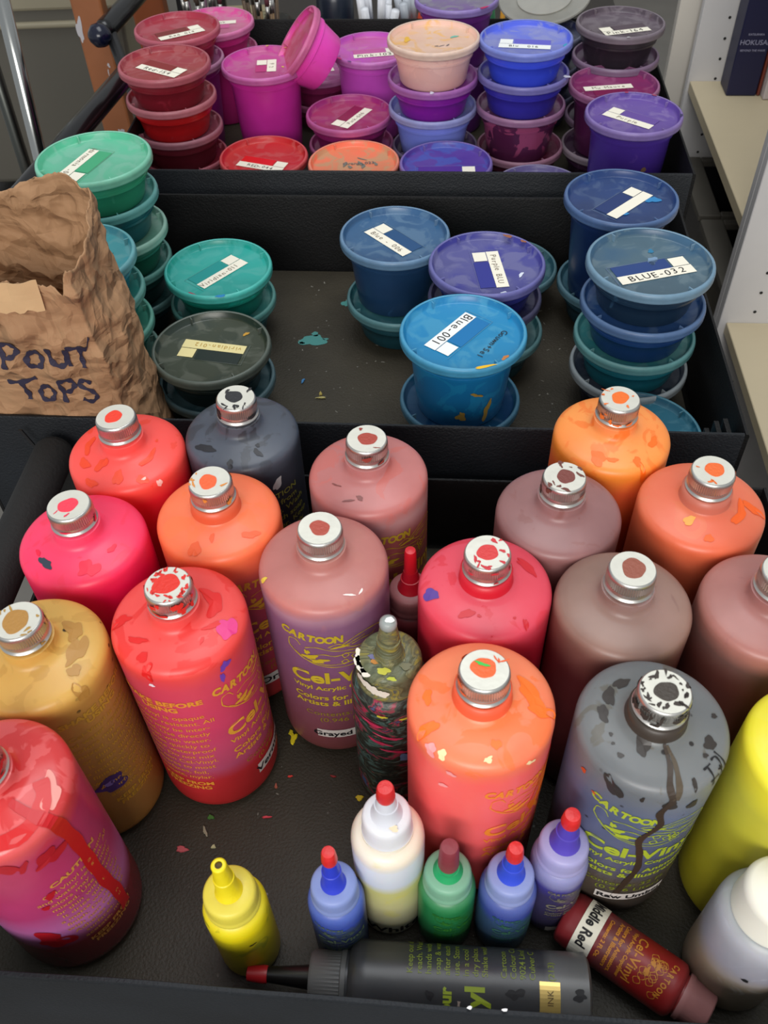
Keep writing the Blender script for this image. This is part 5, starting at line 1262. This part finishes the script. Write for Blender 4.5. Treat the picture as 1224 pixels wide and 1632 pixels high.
bin_(-.86, -.46, 1.86, 2.25, -.30, .08, 'cloudy plastic storage bin, behind the chrome pole', (120, 116, 106), (150, 142, 120), (46, 48, 48))
bin_(-.90, -.46, 1.90, 2.25, -.72, -.34, 'lower cloudy storage bin, underneath the other one', (70, 68, 62), (156, 148, 126), (60, 56, 50))
bin_(-.41, -.05, 2.15, 2.55, -.55, -.18, 'beige storage bin, behind the black cart handles', (176, 164, 134), (170, 156, 122), (70, 60, 50))
q = thing('shelf_rack', 'dark metal rack holding the storage bins', 'rack', (-.65, 2.1, -.8), 0)
for zz in (.465, .065): MB().box(-.32, .32, -.26, .26, zz, zz+.012).build('shelf_board', BLACKPL, q)
for sx in (-.31, .31):
    for sy in (-.25, .25): MB().box(sx-.01, sx+.01, sy-.01, sy+.01, 0, .98).build('upright', BLACKPL, q)
# crumpled white plastic
q = thing('plastic_bag', 'crumpled pinkish white plastic bag at the left edge above the paper bag', 'plastic bag', (-.545, 1.36, -.13), 0)
bm = bmesh.new(); bmesh.ops.create_icosphere(bm, subdivisions=5, radius=.085)
for v in bm.verts:
    n_ = noise.noise(v.co*18)*.022+abs(noise.noise(v.co*34+Vector((2, 3, 1))))*.018
    v.co = v.co+v.co.normalized()*n_; v.co.x *= .9; v.co.z *= .95
me = D.meshes.new('bag_mass'); bm.to_mesh(me); bm.free(); me.materials.append(mat('thin_white_plastic', (190, 178, 174), .45))
for p in me.polygons: p.use_smooth = True
o = D.objects.new('bag_mass', me); col.objects.link(o); o.parent = q
q = thing('side_table', 'low grey stand under the crumpled plastic bag', 'stand', (-.545, 1.36, -.8), 0)
o = MB().box(-.10, .10, -.10, .10, .56, .58).build('top', BLACKPL, q)
for sx in (-.08, .08):
    for sy in (-.08, .08): MB().box(sx-.01, sx+.01, sy-.01, sy+.01, 0, .56).build('leg', BLACKPL, q)

# ================================================================== BOOKCASE on the right (opens towards the carts)
WHITE = mat('white_laminate', (206, 204, 204), .45, var=.03)
CREAM = mat('cream_laminate', (196, 182, 152), .45, var=.03)
HOLE = mat('pin_hole', (30, 28, 28), .8)
q = thing('bookcase', 'white laminate bookcase along the right side with pin holes and two shelves', 'bookcase', W(.395, 1.2, -.8), YAW)
DEP = .30
def panel(y, z0, z1, th, holes, name='side_panel', x0=.0):
    o = MB().box(x0, DEP, y-1.2, y-1.2+th, z0+.8, z1+.8).build(name, WHITE, q); bevel(o, .001, 1)
    if holes:
        ik = Ink()
        for xx in (.045,):
            z = z0+.8+.10
            while z < z1+.8:
                ik.m.add([Vector((xx+a_, y-1.2-.0006, z+b_)) for a_, b_ in blob2d(0, 0, .0024, .0024, 1, 0, 12)[0]], blob2d(0, 0, .0024, .0024, 1, 0, 12)[1]); z += .032
        ik.build('pin_holes', HOLE, o)
panel(1.605, -.8, .75, .016, True)                 # far panel
panel(1.135, -.8, .75, .016, True)                 # near panel pair
panel(1.118, -.8, .75, .016, True)
def shelf(y0, y1, z, x0=.004): 
    o = MB().box(x0, DEP, y0-1.2, y1-1.2, z+.8-.018, z+.8).build('shelf', CREAM, q); bevel(o, .001, 1)
shelf(1.151, 1.605, 0.0)
shelf(.60, 1.118, -.143, .010)
MB().box(.02, DEP, .60-1.2, 1.118-1.2, .10, .118).build('bottom_shelf', CREAM, q)
MB().box(.004, DEP, 1.151-1.2, 1.605-1.2, .480, .498).build('bottom_shelf', CREAM, q)
MB().box(DEP-.006, DEP, .60-1.2, 1.62-1.2, .0, 1.55).build('back_board', WHITE, q)
MB().box(.0, DEP, .584-1.2, .60-1.2, .0, .60).build('side_panel', WHITE, q)
q = thing('cabinet_panel', 'plain white cabinet side behind the back right cups', 'cabinet', W(.14, 1.64, -.8), YAW)
o = MB().box(.225, .56, 0, .02, 0, 1.5).build('panel_board', mat('warm_white_laminate', (212, 206, 196), .5, var=.03), q); bevel(o, .001, 1)
# books
def book(x, y, w, dpt, h, color, label, title=None, z=.0004):
    q = thing('book', label, 'book', W(x, y, z), YAW, 'books on the upper shelf')
    m = mat('book_cover', color, .45)
    o = MB().box(0, w, 0, dpt, 0, h).build('cover', m, q); bevel(o, .002, 2)
    MB().box(.0025, w-.0025, .004, dpt+.0008, .0035, h+.0004).build('page_block', PAPER, q)
    if title:
        ik = Ink()
        for t, s_, z_, c_x in title: ik.put(text2d(t, s_, .0001, 'CENTER', 1.0), lambda x_, y_: Vector((w/2+x_, -.0006, z_+y_)))
        ik.build('lettering', mat('silver_print', (150, 150, 176), .4), q)
    return q
book(.447, 1.545, .048, .050, .30, (20, 22, 62), 'navy blue hardback with HOKUSAI printed on the spine', [('KATSUSHIKA', .0042, .094, 0), ('HOKUSAI', .0105, .080, 0), ('BEYOND THE WAVE', .0042, .070, 0)])
book(.4965, 1.545, .005, .050, .30, (120, 50, 36), 'thin rust coloured book beside the navy one')
book(.503, 1.530, .026, .060, .29, (206, 196, 196), 'white spotted book right of the navy one')
book(.525, 1.435, .030, .060, .28, (214, 208, 198), 'white spotted book nearest the right edge, pulled forward')
# crates standing in the bottom of the bookcase
GB = mat('dusty_grey_plastic', (92, 88, 80), .7, var=.15, vscale=20)
for (y0, y1, lab) in ((1.156, 1.385, 'grey rimmed crate in the bookcase bottom, nearer one'), (1.397, 1.600, 'grey rimmed crate in the bookcase bottom, farther one holding dark red plastic')):
    q = thing('storage_crate', lab, 'crate', W(.54, (y0+y1)/2, -.3015), YAW, 'crates in the bookcase')
    hx, hy = .130, (y1-y0)/2
    for a_ in ((-hx, -hx+.036, -hy, hy), (hx-.014, hx, -hy, hy), (-hx+.036, hx-.014, -hy, -hy+.014), (-hx+.036, hx-.014, hy-.014, hy)):
        o = MB().box(a_[0], a_[1], a_[2], a_[3], .158, .171).build('crate_rim', GB, q); bevel(o, .002, 1)
    for a_ in ((-hx+.026, -hx+.030, -hy+.008, hy-.008), (hx-.010, hx-.006, -hy+.008, hy-.008), (-hx+.026, hx-.006, -hy+.006, -hy+.010), (-hx+.026, hx-.006, hy-.010, hy-.006)):
        MB().box(a_[0], a_[1], a_[2], a_[3], .004, .158).build('crate_side', BLACKPL, q)
    MB().box(-hx+.026, hx-.006, -hy+.006, hy-.006, 0, .004).build('crate_base', BLACKPL, q)
q = thing('plastic_bag', 'dark red crinkled plastic bag inside the farther grey crate', 'plastic bag', W(.56, 1.50, -.232), YAW)
bm = bmesh.new(); bmesh.ops.create_icosphere(bm, subdivisions=4, radius=.055)
for v in bm.verts:
    v.co = v.co+v.co.normalized()*(noise.noise(v.co*24)*.03); v.co.z *= .9; v.co.y *= 1.1
me = D.meshes.new('bag_mass'); bm.to_mesh(me); bm.free(); me.materials.append(mat('dark_red_plastic_film', (70, 14, 18), .25))
for p in me.polygons: p.use_smooth = True
o = D.objects.new('bag_mass', me); col.objects.link(o); o.parent = q
# brown box at the right edge
q = thing('cardboard_box', 'brown cardboard box at the right edge below the lower shelf', 'box', W(.385, .47, -.80), YAW)
o = MB().box(-.055, .20, -.14, .08, 0, .66).build('box_body', mat('brown_cardboard', (110, 86, 58), .8, var=.15), q); bevel(o, .002, 1)
MB().box(-.0605, .20, -.005, .005, .6595, .661).build('box_tape', mat('brown_tape', (130, 100, 66), .3), q)
